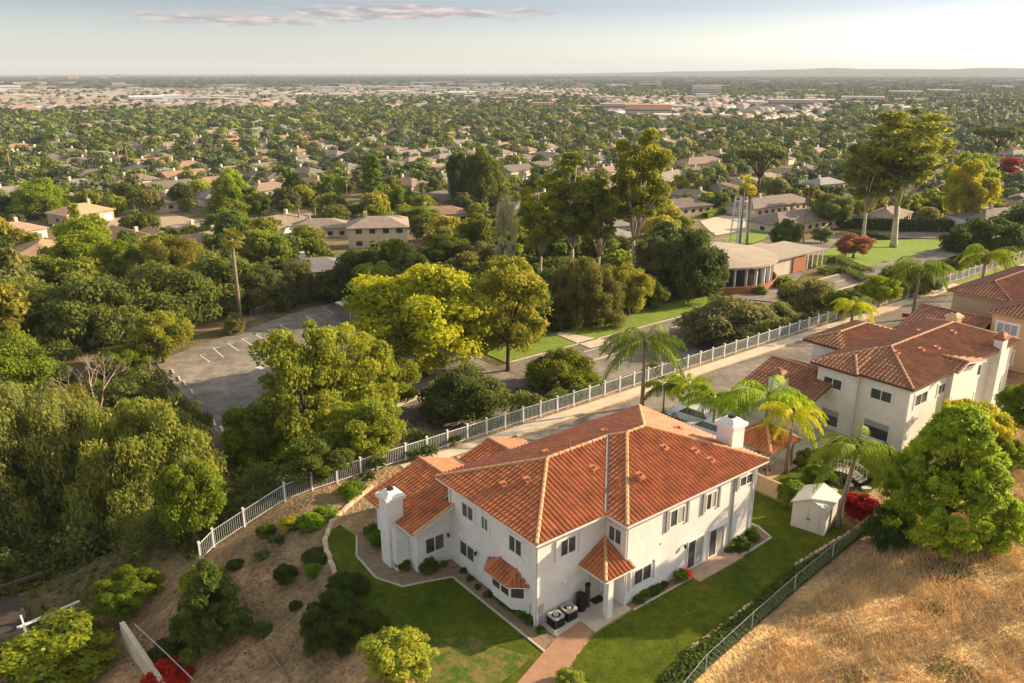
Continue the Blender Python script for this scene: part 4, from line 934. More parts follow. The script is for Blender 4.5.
make_car('white parked van beside the red cordylines on the neighbouring driveway', (.75, .75, .74), (71.5, 13.2, .03), R(40), suv=True)
make_car('silver car parked on the far driveway beside the low house with a hedge', (.55, .57, .6), (142, 113, Tz(142, 113)+.1), R(60))
make_car('small white car on the far street left of the curved lawn', (.8, .8, .8), (129, 83, Tz(129, 83)+.1), R(20))
# ------------------------------------------------------------------ vegetation
def leaf_quads(rs, pos, nrm, ls, asp=1.7, jit=.7, droop=0.0):
    n = len(pos); nrm = nrm + rs.normal(0, jit, (n, 3)); nrm[:, 2] += .25; nrm /= np.linalg.norm(nrm, axis=1)[:, None]+1e-9
    a = rs.normal(0, 1, (n, 3)); a[:, 2] -= droop*3; a -= (a*nrm).sum(1)[:, None]*nrm; a /= np.linalg.norm(a, axis=1)[:, None]+1e-9
    b = np.cross(nrm, a); s = ls*rs.uniform(.6, 1.35, n)[:, None]
    A = a*s*asp/2; B = b*s/2
    V = np.stack([pos-A, pos+B+nrm*s*.12, pos+A, pos-B+nrm*s*.12], 1).reshape(-1, 3)
    Q = np.arange(4*n).reshape(-1, 4)
    return V, Q, rs.uniform(0, 1, n)
def lobes(rs, W, H, zc, K, lr, shape):
    c = []
    while len(c) < K:
        d = rs.normal(0, 1, 3); d /= np.linalg.norm(d); u = rs.uniform(.15, 1)**.5
        if shape == 'cone':
            t = rs.uniform(0, 1)**1.15; rr = (1-t)**.75*(W/2-lr*.5)*rs.uniform(.35, 1)**.6; an = rs.uniform(0, 2*PI)
            p = np.array([rr*math.cos(an), rr*math.sin(an), zc-H/2+lr*.5+t*(H-lr*1.1)])
        elif shape == 'ovoid':
            t = rs.uniform(0, 1)**1.1; rr = (1-t)**.55*min(1, (t+.12)*4)**.5*(W/2-lr*.5)*rs.uniform(.3, 1)**.5; an = rs.uniform(0, 2*PI)
            p = np.array([rr*math.cos(an), rr*math.sin(an), zc-H/2+lr*.5+t*(H-lr*1.1)])
        elif shape == 'column':
            t = rs.uniform(0, 1); rr = (W/2-lr*.7)*rs.uniform(0, 1)**.5*(1-.5*abs(2*t-1)**2); an = rs.uniform(0, 2*PI)
            p = np.array([rr*math.cos(an), rr*math.sin(an), zc-H/2+lr*.6+t*(H-lr*1.2)])
        elif shape == 'dome':
            d[2] = abs(d[2])*1.0-.15; p = np.array([d[0]*(W/2-lr*.7)*u, d[1]*(W/2-lr*.7)*u, zc-H*.3+d[2]*(H*.75-lr*.6)*u])
        elif shape == 'umbrella':
            an = rs.uniform(0, 2*PI); rr = (W/2-lr)*rs.uniform(0, 1)**.5; p = np.array([rr*math.cos(an), rr*math.sin(an), zc+H/2-lr-.35*H*(rr/(W/2))**2])
        else:
            p = np.array([d[0]*(W/2-lr*.7)*u, d[1]*(W/2-lr*.7)*u, zc+d[2]*(H/2-lr*.6)*u])
        c.append(p)
    return np.array(c)
def crown_arrays(seed, W, H, z0, K, lr, n, ls, shape='round', droop=0, flat=.8, fill=.25, asp=1.7, jit=.7, lobevar=.3):
    rs = np.random.RandomState(seed); zc = z0+H/2
    c = lobes(rs, W, H, zc, K, lr, shape); r = lr*rs.uniform(1-lobevar, 1+lobevar, K)
    if shape == 'cone': r *= np.clip(1.25-(c[:, 2]-z0)/H*.7, .4, 1.3)
    k = rs.choice(K, n, p=r**2/np.sum(r**2))
    d = rs.normal(0, 1, (n, 3)); d /= np.linalg.norm(d, axis=1)[:, None]
    low = (d[:, 2] < -.2) & (rs.uniform(0, 1, n) < .6); d[low, 2] *= -1
    rad = np.where(rs.uniform(0, 1, n) < fill, rs.uniform(.2, .8, n), rs.uniform(.70, 1.0, n)+rs.exponential(.10, n))
    pos = c[k]+d*(r[k]*rad)[:, None]*np.array([1, 1, flat])
    if droop: pos[:, 2] -= droop*rs.uniform(0, 1, n)**2*r[k]*2
    V, Q, rn = leaf_quads(rs, pos, d, ls, asp, jit, droop)
    lob = rs.uniform(-.22, .22, K)[k]
    return V, Q, np.clip(rn*.6+.2+lob, 0, 1), c
def trunk_mesh(seed, H, cent, r0, top, forks=5, lean=0.0):
    r = random.Random(seed); b = MB(); hb_ = top*.42
    mid = Vector((lean*hb_, r.uniform(-.1, .1)*hb_*.3, hb_)); b.tube([(0, 0, -.6), (0, 0, .05*H), mid*.5, mid], [r0*1.35, r0*1.05, r0*.9, r0*.8], 8)
    idx = r.sample(range(len(cent)), min(forks, len(cent)))
    for i in idx:
        e = Vector(cent[i]); m_ = mid.lerp(e, .5)+Vector((r.uniform(-.3, .3), r.uniform(-.3, .3), (e-mid).length*.1))
        b.tube([mid-Vector((0, 0, .1)), m_, e], [r0*.55, r0*.34, r0*.12], 6)
    return b
PROTO = {}
def proto(name, seeds, W, H, z0, K, lr, n, ls, shape='round', tr=.25, bark=BARK, forks=6, **k):
    """crown W wide, H tall, starting z0 above the ground"""
    L_ = []
    for sd_ in seeds:
        V, Q, rn, c = crown_arrays(sd_, W, H, z0, K, lr, n, ls, shape, **k)
        cm_ = npmesh('crown', V, Q, LEAF, rn)
        tb = trunk_mesh(sd_, z0+H, c, tr, z0+H*.55, forks)
        tm_ = bpy.data.meshes.new('trunk'); tm_.from_pydata(tb.v, [], tb.f); tm_.materials.append(bark)
        tm_.polygons.foreach_set('use_smooth', [True]*len(tm_.polygons)); tm_.update()
        L_.append((tm_, cm_, W, z0+H))
    PROTO[name] = L_
proto('broad', (1, 2, 3), 9, 7.4, .5, 95, .80, 26000, .19, 'round', .28, lobevar=.5)
proto('broad_fine', (4, 5), 9, 8.4, .6, 110, .75, 30000, .175, 'round', .3, lobevar=.5)
proto('oak', (6, 7, 8), 12, 8.0, .5, 130, .98, 30000, .23, 'dome', .38, forks=8, lobevar=.5)
proto('airy', (9, 10), 8, 9.6, .9, 85, .70, 20000, .17, 'round', .18, forks=14, fill=.35, lobevar=.5)
proto('willow', (11, 12), 9, 8.8, .1, 100, .85, 30000, .17, 'dome', .35, droop=.9, asp=2.6, forks=8, lobevar=.5)
proto('willow_big', (61, 62), 18, 16, .3, 330, .95, 120000, .17, 'dome', .5, droop=1.1, asp=2.6, forks=14, lobevar=.5)
proto('eucalyptus', (13, 14, 15), 9, 16, 9.5, 80, .80, 20000, .23, 'round', .26, bark=EBARK, forks=20, asp=2.2, lobevar=.6, droop=.3)
proto('conifer', (16, 17), 8, 7.6, .5, 420, .34, 75000, .10, 'ovoid', .22, asp=3.2, jit=1.0, fill=.4, forks=10, lobevar=.5)
proto('cypress', (18,), 3, 9, .4, 40, .6, 6000, .24, 'column', .15, forks=2)
proto('tall_conifer', (19,), 6, 15, .6, 90, .8, 12000, .30, 'column', .25, forks=3)
proto('bush', (20, 21, 22), 2.6, 2.0, .0, 60, .27, 9000, .085, 'dome', .05, forks=4, lobevar=.5)
proto('bush_big', (63, 64), 7, 5.4, .1, 170, .46, 48000, .115, 'dome', .12, forks=6, lobevar=.5)
proto('pinebush', (23,), 4, 4.8, .1, 150, .30, 26000, .08, 'cone', .08, asp=3.2, jit=1.0, forks=3)
proto('umbrella_pine', (24,), 14, 4.5, 6, 40, 1.3, 7000, .42, 'umbrella', .4, forks=14)
proto('shrub_red', (25,), 2.6, 1.9, .2, 40, .30, 6000, .09, 'dome', .05, forks=6, asp=2.4, droop=.3)
proto('light_leaf', (26,), 4, 4.4, .2, 80, .38, 12000, .125, 'round', .07, forks=14, lobevar=.5)
BIG = {'willow': (11, 'willow_big'), 'bush': (3.2, 'bush_big')}
RNG = random.Random(11)
def put_tree(kind, name, label, cat, P, width, height, col, rz=None, group=None, var=None):
    L_ = PROTO[kind]; tm_, cm_, W, Ht = L_[(var if var is not None else RNG.randrange(len(L_))) % len(L_)]
    t = thing(name, label, cat, P, RNG.uniform(0, 6.28) if rz is None else rz, group, (width/W, width/W, height/Ht))
    a = bpy.data.objects.new('trunk', tm_); C.objects.link(a); a.parent = t
    b = bpy.data.objects.new('crown', cm_); C.objects.link(b); b.parent = t; b.color = (*col, 1)
    return t
def tree_px(kind, name, label, cat, px, base, top, wpx, col, group=None, var=None, z=None):
    if kind in ('broad', 'broad_fine', 'oak', 'willow', 'bush', 'pinebush', 'light_leaf', 'shrub_red'):
        base -= .42*wpx*math.sin(PITCH+math.atan((base-341.5)/FPX))
    P = ground(px, base) if z is None else at(px, base, z)
    h = height_at(P, top, px); w = width_at(P, wpx)
    if kind in BIG and w > BIG[kind][0]: kind = BIG[kind][1]
    return put_tree(kind, name, label, cat, P, w, max(h, .4), col, group=group, var=var)
G1 = (.075, .105, .022); G2 = (.105, .15, .018); G3 = (.16, .20, .018); DK_ = (.045, .070, .018); OL = (.12, .125, .035); YL = (.24, .235, .02); GRY = (.13, .14, .085)
TREES = [
 # left foreground
 ('willow', 'pepper_tree', 'huge drooping olive green tree filling the left edge above the brown slope', 'tree', 42, 560, 352, 185, (.135, .16, .055)),
 ('willow', 'pepper_tree', 'large drooping yellow green tree just left of the end of the white fence', 'tree', 152, 565, 372, 165, (.16, .19, .05)),
 ('broad', 'leafy_tree', 'bright leafy tree directly at the left end of the white fence', 'tree', 196, 560, 455, 70, G2),
 ('broad', 'leafy_tree', 'bright green tree top at the left edge above the drooping tree', 'tree', 8, 430, 328, 100, G2),
 ('willow', 'pepper_tree', 'dark drooping tree between the left edge and the bare pinkish branches', 'tree', 62, 470, 372, 100, OL),
 ('broad', 'leafy_tree', 'grey green tree along the near left edge of the parking lot', 'tree', 190, 478, 392, 50, (.10, .125, .04)),
 ('bush', 'shrub', 'rounded shrub with sunlit top on the slope left of the retaining wall', 'shrub', 129, 622, 566, 72, G2),
 ('pinebush', 'pine_shrub', 'dense upright dark green pine beside the bare dirt slope', 'shrub', 215, 660, 556, 84, (.075, .115, .03)),
 ('bush', 'shrub', 'small yellow green shrub above the dense pine at the fence end', 'shrub', 203, 602, 560, 48, G3),
 ('bush', 'shrub', 'large dark shrub on the dirt slope beside the edging blocks', 'shrub', 336, 660, 588, 74, DK_),
 ('light_leaf', 'young_tree', 'light leafed young tree at the bottom edge beside the left lawn', 'tree', 400, 700, 636, 80, (.22, .26, .045)),
 ('light_leaf', 'shrub', 'yellow leafed large shrub cut by the bottom left corner', 'shrub', 62, 715, 628, 122, (.14, .18, .022)),
 ('shrub_red', 'red_shrub', 'bright red shrub cut by the bottom edge near the retaining wall', 'shrub', 171, 700, 662, 62, (.30, .02, .014)),
 ('bush', 'shrub', 'low round dark shrub right behind the bright red shrub', 'shrub', 172, 670, 640, 46, DK_),
 ('bush', 'shrub', 'loose green shrub in the middle of the dirt slope', 'shrub', 286, 586, 562, 26, DK_),
 ('bush', 'shrub', 'small ball shaped bright green shrub on the dirt slope', 'shrub', 313, 580, 562, 21, (.10, .18, .02)),
 ('bush', 'shrub', 'flat dark shrub above the ball shaped shrub', 'shrub', 318, 566, 552, 34, DK_),
 ('bush', 'shrub', 'yellow flowering shrub next to the fence above the dirt slope', 'shrub', 292, 532, 516, 26, YL),
 ('bush', 'shrub', 'bright green spreading shrub by the fence right of the yellow shrub', 'shrub', 310, 534, 510, 30, (.13, .22, .02)),
 ('bush', 'shrub', 'bright low shrub at the bend of the edging blocks', 'shrub', 325, 523, 506, 28, (.12, .20, .02)),
 ('bush', 'shrub', 'dark green round shrub touching the white fence near its left part', 'shrub', 267, 540, 522, 24, G1),
 ('bush', 'shrub', 'green groundcover clump along the fence behind the wing roof', 'shrub', 352, 502, 480, 34, (.10, .17, .02)),
 ('bush', 'shrub', 'sparse low shrub on the upper dirt slope beside the fence', 'shrub', 236, 572, 560, 20, DK_),
 ('bush', 'shrub', 'dark spreading shrub hugging the edging blocks, upper one', 'shrub', 354, 600, 574, 36, DK_),
 ('bush', 'shrub', 'green shrub hugging the edging blocks just above the light leafed young tree', 'shrub', 372, 640, 612, 40, (.06, .09, .02)),
 ('bush', 'shrub', 'low green shrub beside the slope edging line', 'shrub', 262, 640, 624, 26, (.07, .10, .03)),
 ('bush', 'shrub', 'small grey green tuft in the upper middle of the dirt slope', 'shrub', 262, 562, 552, 18, (.11, .14, .06)),
 ('bush', 'shrub', 'tiny dark shrub low on the bare dirt slope', 'shrub', 296, 612, 602, 16, DK_),
 ('bush', 'shrub', 'dark clump of growth between the ball shrub and the edging blocks', 'shrub', 342, 596, 572, 34, DK_),
 # middle, this side of the lower road and lot
 ('broad_fine', 'leafy_tree', 'large green tree in front of the parking lot, left of the tall pair', 'tree', 268, 505, 398, 84, G2),
 ('airy', 'airy_tree', 'tall airy green tree rising over the middle of the parking lot', 'tree', 312, 478, 314, 108, (.15, .18, .03)),
 ('airy', 'airy_tree', 'airy green tree filling the gap between the tall airy one and the golden tree', 'tree', 358, 452, 322, 92, (.17, .20, .03)),
 ('broad_fine', 'leafy_tree', 'green tree low in front of the golden tree over the lot corner', 'tree', 392, 428, 350, 62, (.15, .18, .03)),
 ('broad_fine', 'leafy_tree', 'round bright tree directly behind the fence at the wing roof corner', 'tree', 368, 478, 396, 86, (.15, .19, .025)),
 ('broad', 'leafy_tree', 'dark leafy tree low behind the fence left of the round bright tree', 'tree', 318, 496, 438, 74, G1),
 ('broad_fine', 'leafy_tree', 'bushy tree beside the lot with sunlit crown behind the airy tree', 'tree', 305, 448, 340, 60, (.15, .18, .03)),
 ('broad_fine', 'golden_tree', 'big golden green tree in the centre of the photo', 'tree', 424, 402, 258, 160, (.24, .27, .02)),
 ('oak', 'dark_oak', 'dark grey green oak behind the fence in front of the golden tree', 'tree', 467, 434, 362, 98, (.07, .095, .03)),
 ('oak', 'rounded_tree', 'rounded dark and yellow tree beside the lower road behind the fence', 'tree', 562, 402, 344, 78, (.11, .14, .018)),
 ('airy', 'airy_tree', 'loose olive tree right of the golden tree', 'tree', 508, 372, 252, 92, (.18, .19, .03)),
 ('willow', 'drooping_tree', 'drooping brown green tree left of the tall white trunk', 'tree', 584, 332, 240, 86, (.12, .125, .04)),
 ('broad', 'leafy_tree', 'bright small tree at the road lawn right of the drooping tree', 'tree', 628, 322, 262, 48, (.19, .20, .03)),
 ('broad', 'leafy_tree', 'little round tree at the lawn edge near the round roof', 'tree', 656, 312, 282, 26, G2),
 ('oak', 'dark_oak', 'big dark round tree beside the round roofed building', 'tree', 690, 306, 218, 78, (.055, .085, .03)),
 ('oak', 'grey_tree', 'low grey green spreading tree in front of the lower road', 'tree', 730, 356, 290, 112, GRY),
 ('oak', 'grey_tree', 'grey green bushy tree left of the right hand palms by the fence', 'tree', 812, 326, 274, 80, (.13, .14, .06)),
 ('oak', 'grey_tree', 'grey green tree touching the fence between the other two grey green ones', 'tree', 772, 340, 296, 60, (.12, .14, .06)),
 ('broad', 'leafy_tree', 'low green tree against the fence left of the short yellow green palm', 'tree', 842, 322, 288, 36, (.10, .14, .03)),
 ('willow', 'drooping_tree', 'dark drooping tree deep in the grove behind the golden tree', 'tree', 548, 322, 262, 60, DK_),
 ('broad', 'leafy_tree', 'dark bushy tree below the eucalyptus group', 'tree', 520, 345, 275, 58, G1),
 ('broad', 'leafy_tree', 'dark small tree right of the tallest white trunk', 'tree', 655, 300, 236, 50, (.10, .11, .05)),
 ('eucalyptus', 'eucalyptus', 'tallest eucalyptus with a white trunk in the middle distance', 'tree', 632, 292, 114, 62, (.16, .18, .03), 0),
 ('eucalyptus', 'eucalyptus', 'broad olive eucalyptus second from the tallest one', 'tree', 572, 290, 148, 66, (.14, .165, .04), 1),
 ('eucalyptus', 'eucalyptus', 'eucalyptus between the broad olive one and the tallest one', 'tree', 598, 292, 172, 46, (.14, .165, .04), 2),
 ('eucalyptus', 'eucalyptus', 'leftmost yellow green eucalyptus of the middle group', 'tree', 540, 292, 170, 48, (.20, .23, .03), 1),
 ('eucalyptus', 'eucalyptus', 'great sunlit eucalyptus with thick pale trunk on the bright lawn', 'tree', 893, 248, 104, 108, (.19, .215, .04), 2),
 ('eucalyptus', 'eucalyptus', 'slimmer eucalyptus just left of the great sunlit one', 'tree', 862, 247, 128, 66, (.14, .165, .04), 0),
 ('airy', 'silver_tree', 'silvery nearly bare tree standing beside the middle eucalyptus group', 'tree', 507, 300, 190, 26, (.30, .31, .27)),
 # dark oak belt on the left
 ('oak', 'dark_oak', 'dark oak at the left edge of the oak belt', 'tree', 22, 362, 268, 115, (.105, .135, .042)),
 ('oak', 'dark_oak', 'dark oak in the belt, above the bare pinkish branches', 'tree', 100, 358, 262, 112, (.105, .135, .042)),
 ('oak', 'dark_oak', 'dark oak in the belt, behind the small sunlit trees by the lot', 'tree', 172, 340, 252, 108, (.105, .135, .042)),
 ('oak', 'dark_oak', 'dark oak at the right end of the belt, beside the tall fan palm', 'tree', 222, 322, 244, 92, (.105, .135, .042)),
 ('willow', 'olive_tree', 'olive drooping tree behind the oak belt, left of the fan palm', 'tree', 178, 306, 220, 88, (.14, .145, .035)),
 ('broad', 'leafy_tree', 'fresh green tree behind the oak belt near the brown roof', 'tree', 88, 290, 218, 74, (.15, .20, .018)),
 ('broad', 'leafy_tree', 'fresh green tree right of the brown roof behind the belt', 'tree', 122, 300, 236, 50, (.11, .15, .02)),
 ('broad', 'leafy_tree', 'pale green pair of crowns at the lot entrance beside the mesh fence', 'tree', 164, 372, 310, 62, (.16, .18, .035)),
 ('broad', 'leafy_tree', 'low bright green tree between the oak belt and the lot corner', 'tree', 128, 382, 345, 56, (.12, .16, .02)),
 ('bush', 'shrub', 'pale dense shrub at the foot of the tall fan palm', 'shrub', 236, 336, 308, 24, (.17, .18, .08)),
 ('willow', 'olive_tree', 'dark olive tree just right of the fan palm trunk', 'tree', 262, 318, 254, 60, (.075, .09, .04)),
 ('willow', 'olive_tree', 'grey olive tree behind the far stalls', 'tree', 302, 306, 254, 48, (.10, .11, .05)),
 ('oak', 'dark_oak', 'dark oak behind the far stalls, left of the golden tree', 'tree', 362, 310, 240, 80, DK_),
 ('broad', 'leafy_tree', 'dark green tree over the pale canopy behind the golden tree', 'tree', 400, 296, 238, 56, DK_),
 ('broad', 'leafy_tree', 'green rounded tree behind the golden tree on its right', 'tree', 446, 276, 236, 56, G1),
 ('broad', 'leafy_tree', 'sunlit olive tree behind the grove, left of the silvery tree', 'tree', 482, 262, 212, 50, (.11, .13, .02)),
 ('oak', 'rounded_tree', 'big bright round tree right behind the far end of the oak belt', 'tree', 232, 252, 202, 56, (.09, .15, .015)),
 ('oak', 'rounded_tree', 'tall bright round tree in the left suburb', 'tree', 234, 214, 162, 44, (.15, .22, .015)),
 ('oak', 'rounded_tree', 'large bright spreading tree at the left of the suburb', 'tree', 44, 222, 172, 62, (.14, .20, .018)),
 ('tall_conifer', 'tall_conifer', 'tall narrow ivy clad conifer in the left middle of the suburb', 'tree', 375, 218, 154, 22, (.085, .14, .02)),
 ('oak', 'rounded_tree', 'great double crowned tree above the suburb left of the eucalyptus group', 'tree', 480, 212, 137, 58, (.09, .12, .018)),
 ('broad', 'leafy_tree', 'dark cone of foliage at the left of the great double crown', 'tree', 458, 212, 148, 24, DK_),
 ('broad', 'leafy_tree', 'conical fresh green tree beside the tall narrow conifer', 'tree', 403, 216, 184, 24, (.13, .20, .02)),
 ('broad', 'leafy_tree', 'sandy green tree pair above the two storey pale house, left one', 'tree', 306, 258, 226, 44, (.15, .17, .04)),
 ('broad', 'leafy_tree', 'round green tree right of the two storey pale house', 'tree', 420, 230, 206, 42, (.13, .18, .03)),
 # right side
 ('conifer', 'conifer', 'large feathery green conifer standing on the dry grass hill at the right', 'tree', 942, 541, 402, 146, (.18, .26, .03)),
 ('broad', 'leafy_tree', 'yellow tinged tree behind the large conifer at the neighbouring wall', 'tree', 968, 470, 400, 70, (.24, .25, .02)),
 ('broad', 'leafy_tree', 'leafy tree cut by the right edge beside the neighbouring house', 'tree', 1014, 440, 378, 42, (.11, .17, .02)),
 ('bush', 'shrub', 'tall dark shrub at the end of the green fence under the conifer', 'shrub', 883, 557, 503, 46, (.04, .075, .025)),
 ('shrub_red', 'red_maple', 'deep red Japanese maple beside the cream shed', 'shrub', 860, 524, 489, 48, (.17, .006, .014)),
 ('bush', 'shrub', 'green shrub at the end of the tan garden wall left of the shed', 'shrub', 792, 512, 474, 36, (.10, .16, .02)),
 ('bush', 'shrub', 'leafy garden shrub behind the shed under the palms', 'shrub', 818, 490, 460, 36, (.09, .14, .02)),
 ('bush', 'shrub', 'fine leaved shrub between gazebo and garden bridge', 'shrub', 808, 470, 446, 26, (.15, .19, .02)),
 ('bush', 'shrub', 'dark shrub at the front corner of the neighbouring house', 'shrub', 884, 464, 440, 18, (.06, .10, .03)),
 ('bush', 'shrub', 'bright flowering shrub at the foot of the neighbouring wall', 'shrub', 870, 480, 458, 26, (.20, .26, .03)),
 ('bush', 'shrub', 'shrub cluster below the right hand edge of the neighbouring patio', 'shrub', 1000, 475, 430, 50, (.13, .18, .02)),
 ('broad', 'leafy_tree', 'dark hedge like tree beyond the fence left of the right edge', 'tree', 985, 272, 214, 66, (.06, .10, .02)),
 ('oak', 'dark_oak', 'dense dark green tree mass at the right edge beyond the fence', 'tree', 1020, 262, 196, 80, (.05, .09, .02)),
 ('broad', 'leafy_tree', 'round dark tree beyond the fence between the two right palms', 'tree', 960, 270, 226, 44, (.05, .085, .02)),
 ('broad', 'leafy_tree', 'yellow sunlit tree right of the great eucalyptus', 'tree', 962, 234, 160, 50, (.24, .24, .02)),
 ('broad', 'leafy_tree', 'bright green tree behind the yellow sunlit tree', 'tree', 966, 205, 148, 50, (.16, .22, .02)),
 ('broad', 'leafy_tree', 'fresh green shrubby tree behind the fence left of the tall queen palm', 'tree', 878, 312, 276, 40, (.17, .22, .02)),
 ('oak', 'leafy_tree', 'grey green low tree behind the tall right queen palm', 'tree', 905, 300, 258, 66, (.09, .12, .035)),
 ('broad', 'purple_tree', 'small leafless looking reddish tree before the bright lawn', 'tree', 853, 262, 234, 38, (.22, .11, .08)),
 ('broad', 'leafy_tree', 'round green tree by the wooden pole left of the great eucalyptus', 'tree', 785, 254, 218, 36, (.07, .12, .025)),
 ('broad', 'leafy_tree', 'small round grey olive tree right of the wooden pole', 'tree', 821, 246, 226, 24, (.13, .16, .07)),
 ('broad', 'leafy_tree', 'spreading green street tree behind the round grey olive tree', 'tree', 830, 232, 194, 42, (.10, .14, .04)),
 ('umbrella_pine', 'umbrella_pine', 'flat topped pine with forked trunk above the hedge', 'tree', 758, 196, 143, 54, (.105, .135, .042)),
 ('cypress', 'red_tree', 'dark red leaved tree at the far right of the suburb', 'tree', 1006, 184, 157, 24, (.26, .03, .05)),
 ('umbrella_pine', 'umbrella_pine', 'broad flat topped tree near the right edge behind the yellow tree', 'tree', 996, 158, 126, 50, (.06, .085, .03)),
 ('bush', 'shrub', 'bright round shrub before the orange brick wall of the round building', 'shrub', 784, 290, 274, 24, (.15, .22, .02)),
 ('bush', 'shrub', 'round shrub at the foot of the slatted round building', 'shrub', 760, 296, 284, 16, (.10, .16, .02)),
]
for r_ in TREES:
    kind, nm, lab, cat, px_, bs, tp_, wp_, col = r_[:9]
    tree_px(kind, nm, lab, cat, px_, bs, tp_, wp_, col, var=r_[9] if len(r_) > 9 else None)
# bare pinkish branches of a dead tree
P = ground(105, 440); t = thing('bare_tree', 'dead tree with bare pinkish grey branches among the drooping trees', 'tree', P)
b = MB(); r_ = random.Random(3); BT = pm('dead_wood', (.42, .31, .25), None, 3, .9)
hh = height_at(P, 352, 105)
def branch(p, d, l, r, k):
    q = p+d*l; b.tube([p, p.lerp(q, .5)+Vector((r_.uniform(-1, 1), r_.uniform(-1, 1), 0))*l*.08, q], [r, r*.75, r*.5], 5, cap=False)
    if k: 
        for _ in range(3): branch(q, (d+Vector((r_.uniform(-.8, .8), r_.uniform(-.8, .8), r_.uniform(-.25, .5)))).normalized(), l*.68, r*.5, k-1)
branch(Vector(P), Vector((0, 0, 1)), hh*.36, .28, 5); b.build('branches', BT, t)

# ------------------------------------------------------------------ palms
def frond_mesh(mb_, rs, L_, rise, az_, drp, leafl, n=26, z=0.0, col=None):
    """one arching frond with hanging leaflets; returns arrays"""
    tt = np.linspace(0, 1, 9); ca, sa_ = math.cos(az_), math.sin(az_)
    hx = L_*(tt-.22*tt**2*drp); hz = L_*(rise*tt-(rise*.75+drp)*tt**2.1)
    pts = np.stack([ca*hx, sa_*hx, z+hz], 1)
    V = []; Q = []
    side = np.array([-sa_, ca, 0])
    for i in range(8):      # rachis
        a, c = pts[i], pts[i+1]; w = .035*(1-tt[i])+.01; o = len(V)
        V += [a-side*w, a+side*w, c+side*w*.8, c-side*w*.8]; Q.append([o, o+1, o+2, o+3])
    for k in range(n):
        q = .12+.88*(k+.5)/n; x = np.interp(q, tt, pts[:, 0]); y = np.interp(q, tt, pts[:, 1]); zz = np.interp(q, tt, pts[:, 2])
        l = leafl*math.sin(PI*min(1, q*.85+.12))**.6
        for s_ in (-1, 1):
            p = np.array([x, y, zz]); d = side*s_*rs.uniform(.55, .95)+np.array([ca, sa_, 0])*.45+np.array([0, 0, rs.uniform(-.9, -.1)-drp*.5]); d /= np.linalg.norm(d)
            m_ = p+d*l*.5+np.array([0, 0, .05]); e = p+d*l+np.array([0, 0, -l*.35]); w = np.array([ca, sa_, .1])*.045
            o = len(V); V += [p-w*.6, p+w*.6, m_+w, m_-w, e]; Q.append([o, o+1, o+2, o+3]); Q.append([o+3, o+2, o+4, o+4])
    return V, Q
def palm_proto(seed, nf, L_, leafl, drp, r0, z):
    rs = np.random.RandomState(seed); V = []; Q = []; A = []
    for i in range(nf):
        u = i/nf; v_, q_ = frond_mesh(None, rs, L_*rs.uniform(.85, 1.1), .95-.95*u+rs.uniform(-.1, .1), i*2.39996+rs.uniform(-.2, .2), drp*(.45+.9*u), leafl)
        o = len(V); V += v_; Q += [[a+o for a in f] for f in q_]; A += [rs.uniform(.2, .8)]*len(q_)
    faces = [f if f[2] != f[3] else f[:3] for f in Q]
    me = bpy.data.meshes.new('fronds'); me.from_pydata([tuple(map(float, v)) for v in V], [], faces); me.materials.append(LEAF)
    me.attributes.new('rnd', 'FLOAT', 'FACE').data.foreach_set('value', np.array(A, np.float32)); me.update(); return me
PALM = {'queen': [palm_proto(s, 17, 3.4, .75, .62, .16, 0) for s in (1, 2, 3)], 'small': [palm_proto(s, 12, 1.9, .5, .45, .1, 0) for s in (4, 5)], 'cycad': [palm_proto(s, 20, 1.0, .22, .35, .1, 0) for s in (6, 7)]}
def palm(kind, label, px, base, headpy, wpx, col, lean=0.0, fruit=False, r0=.15, z=None, var=0, nm='palm', trunkm=PBARK, group=None):
    P = ground(px, base) if z is None else at(px, base, z)
    h = max(.3, height_at(P, headpy, px)); w = width_at(P, wpx); L0 = {'queen': 6.0, 'small': 3.4, 'cycad': 1.9}[kind]
    t = thing(nm, label, 'palm' if nm != 'cycad' else 'cycad', P, 0, group); s_ = w/L0
    b = MB(); b.tube([(P[0], P[1], P[2]-.3), (P[0], P[1], P[2]+h*.3), (P[0]+lean*.6, P[1], P[2]+h*.7), (P[0]+lean, P[1], P[2]+h)], [r0*1.25, r0, r0*.85, r0*.9], 9)
    b.build('trunk', trunkm, t, smooth=True)
    if kind != 'cycad': MB().tube([(P[0]+lean, P[1], P[2]+h-.1), (P[0]+lean, P[1], P[2]+h+.55)], [r0*1.25, r0*.6], 8).build('crownshaft', BARK if kind == 'queen' else LEAF, t)
    f = bpy.data.objects.new('fronds', PALM[kind][var % len(PALM[kind])]); C.objects.link(f); f.parent = t; f.location = (lean, 0, h+.3*(kind != 'cycad')); f.scale = (s_, s_, s_); f.color = (*col, 1); f.rotation_euler.z = RNG.uniform(0, 6)
    if fruit:
        rs = np.random.RandomState(5); n = 500; d = rs.normal(0, 1, (n, 3)); d /= np.linalg.norm(d, axis=1)[:, None]
        V, Q, rn = leaf_quads(rs, d*np.array([.62, .62, .55])*rs.uniform(.6, 1, n)[:, None], d, .16, 2.0, .8, .5)
        fo = bpy.data.objects.new('dead_skirt', npmesh('dead_skirt', V, Q, LEAF, rn)); C.objects.link(fo); fo.parent = t; fo.location = (lean, 0, h-.55); fo.color = (.22, .16, .08, 1)
    return t
QG = (.10, .15, .02); QY = (.26, .33, .02)
palm('queen', 'tall queen palm standing at the roadside behind the main roof peak', 642, 408, 345, 88, (.09, .135, .025), r0=.19, var=0)
palm('small', 'small palm directly left of the silver parked car', 663, 415, 388, 44, QG, r0=.10, var=0)
palm('small', 'upright small palm between the two parked cars', 687, 424, 387, 48, QY, r0=.10, var=1)
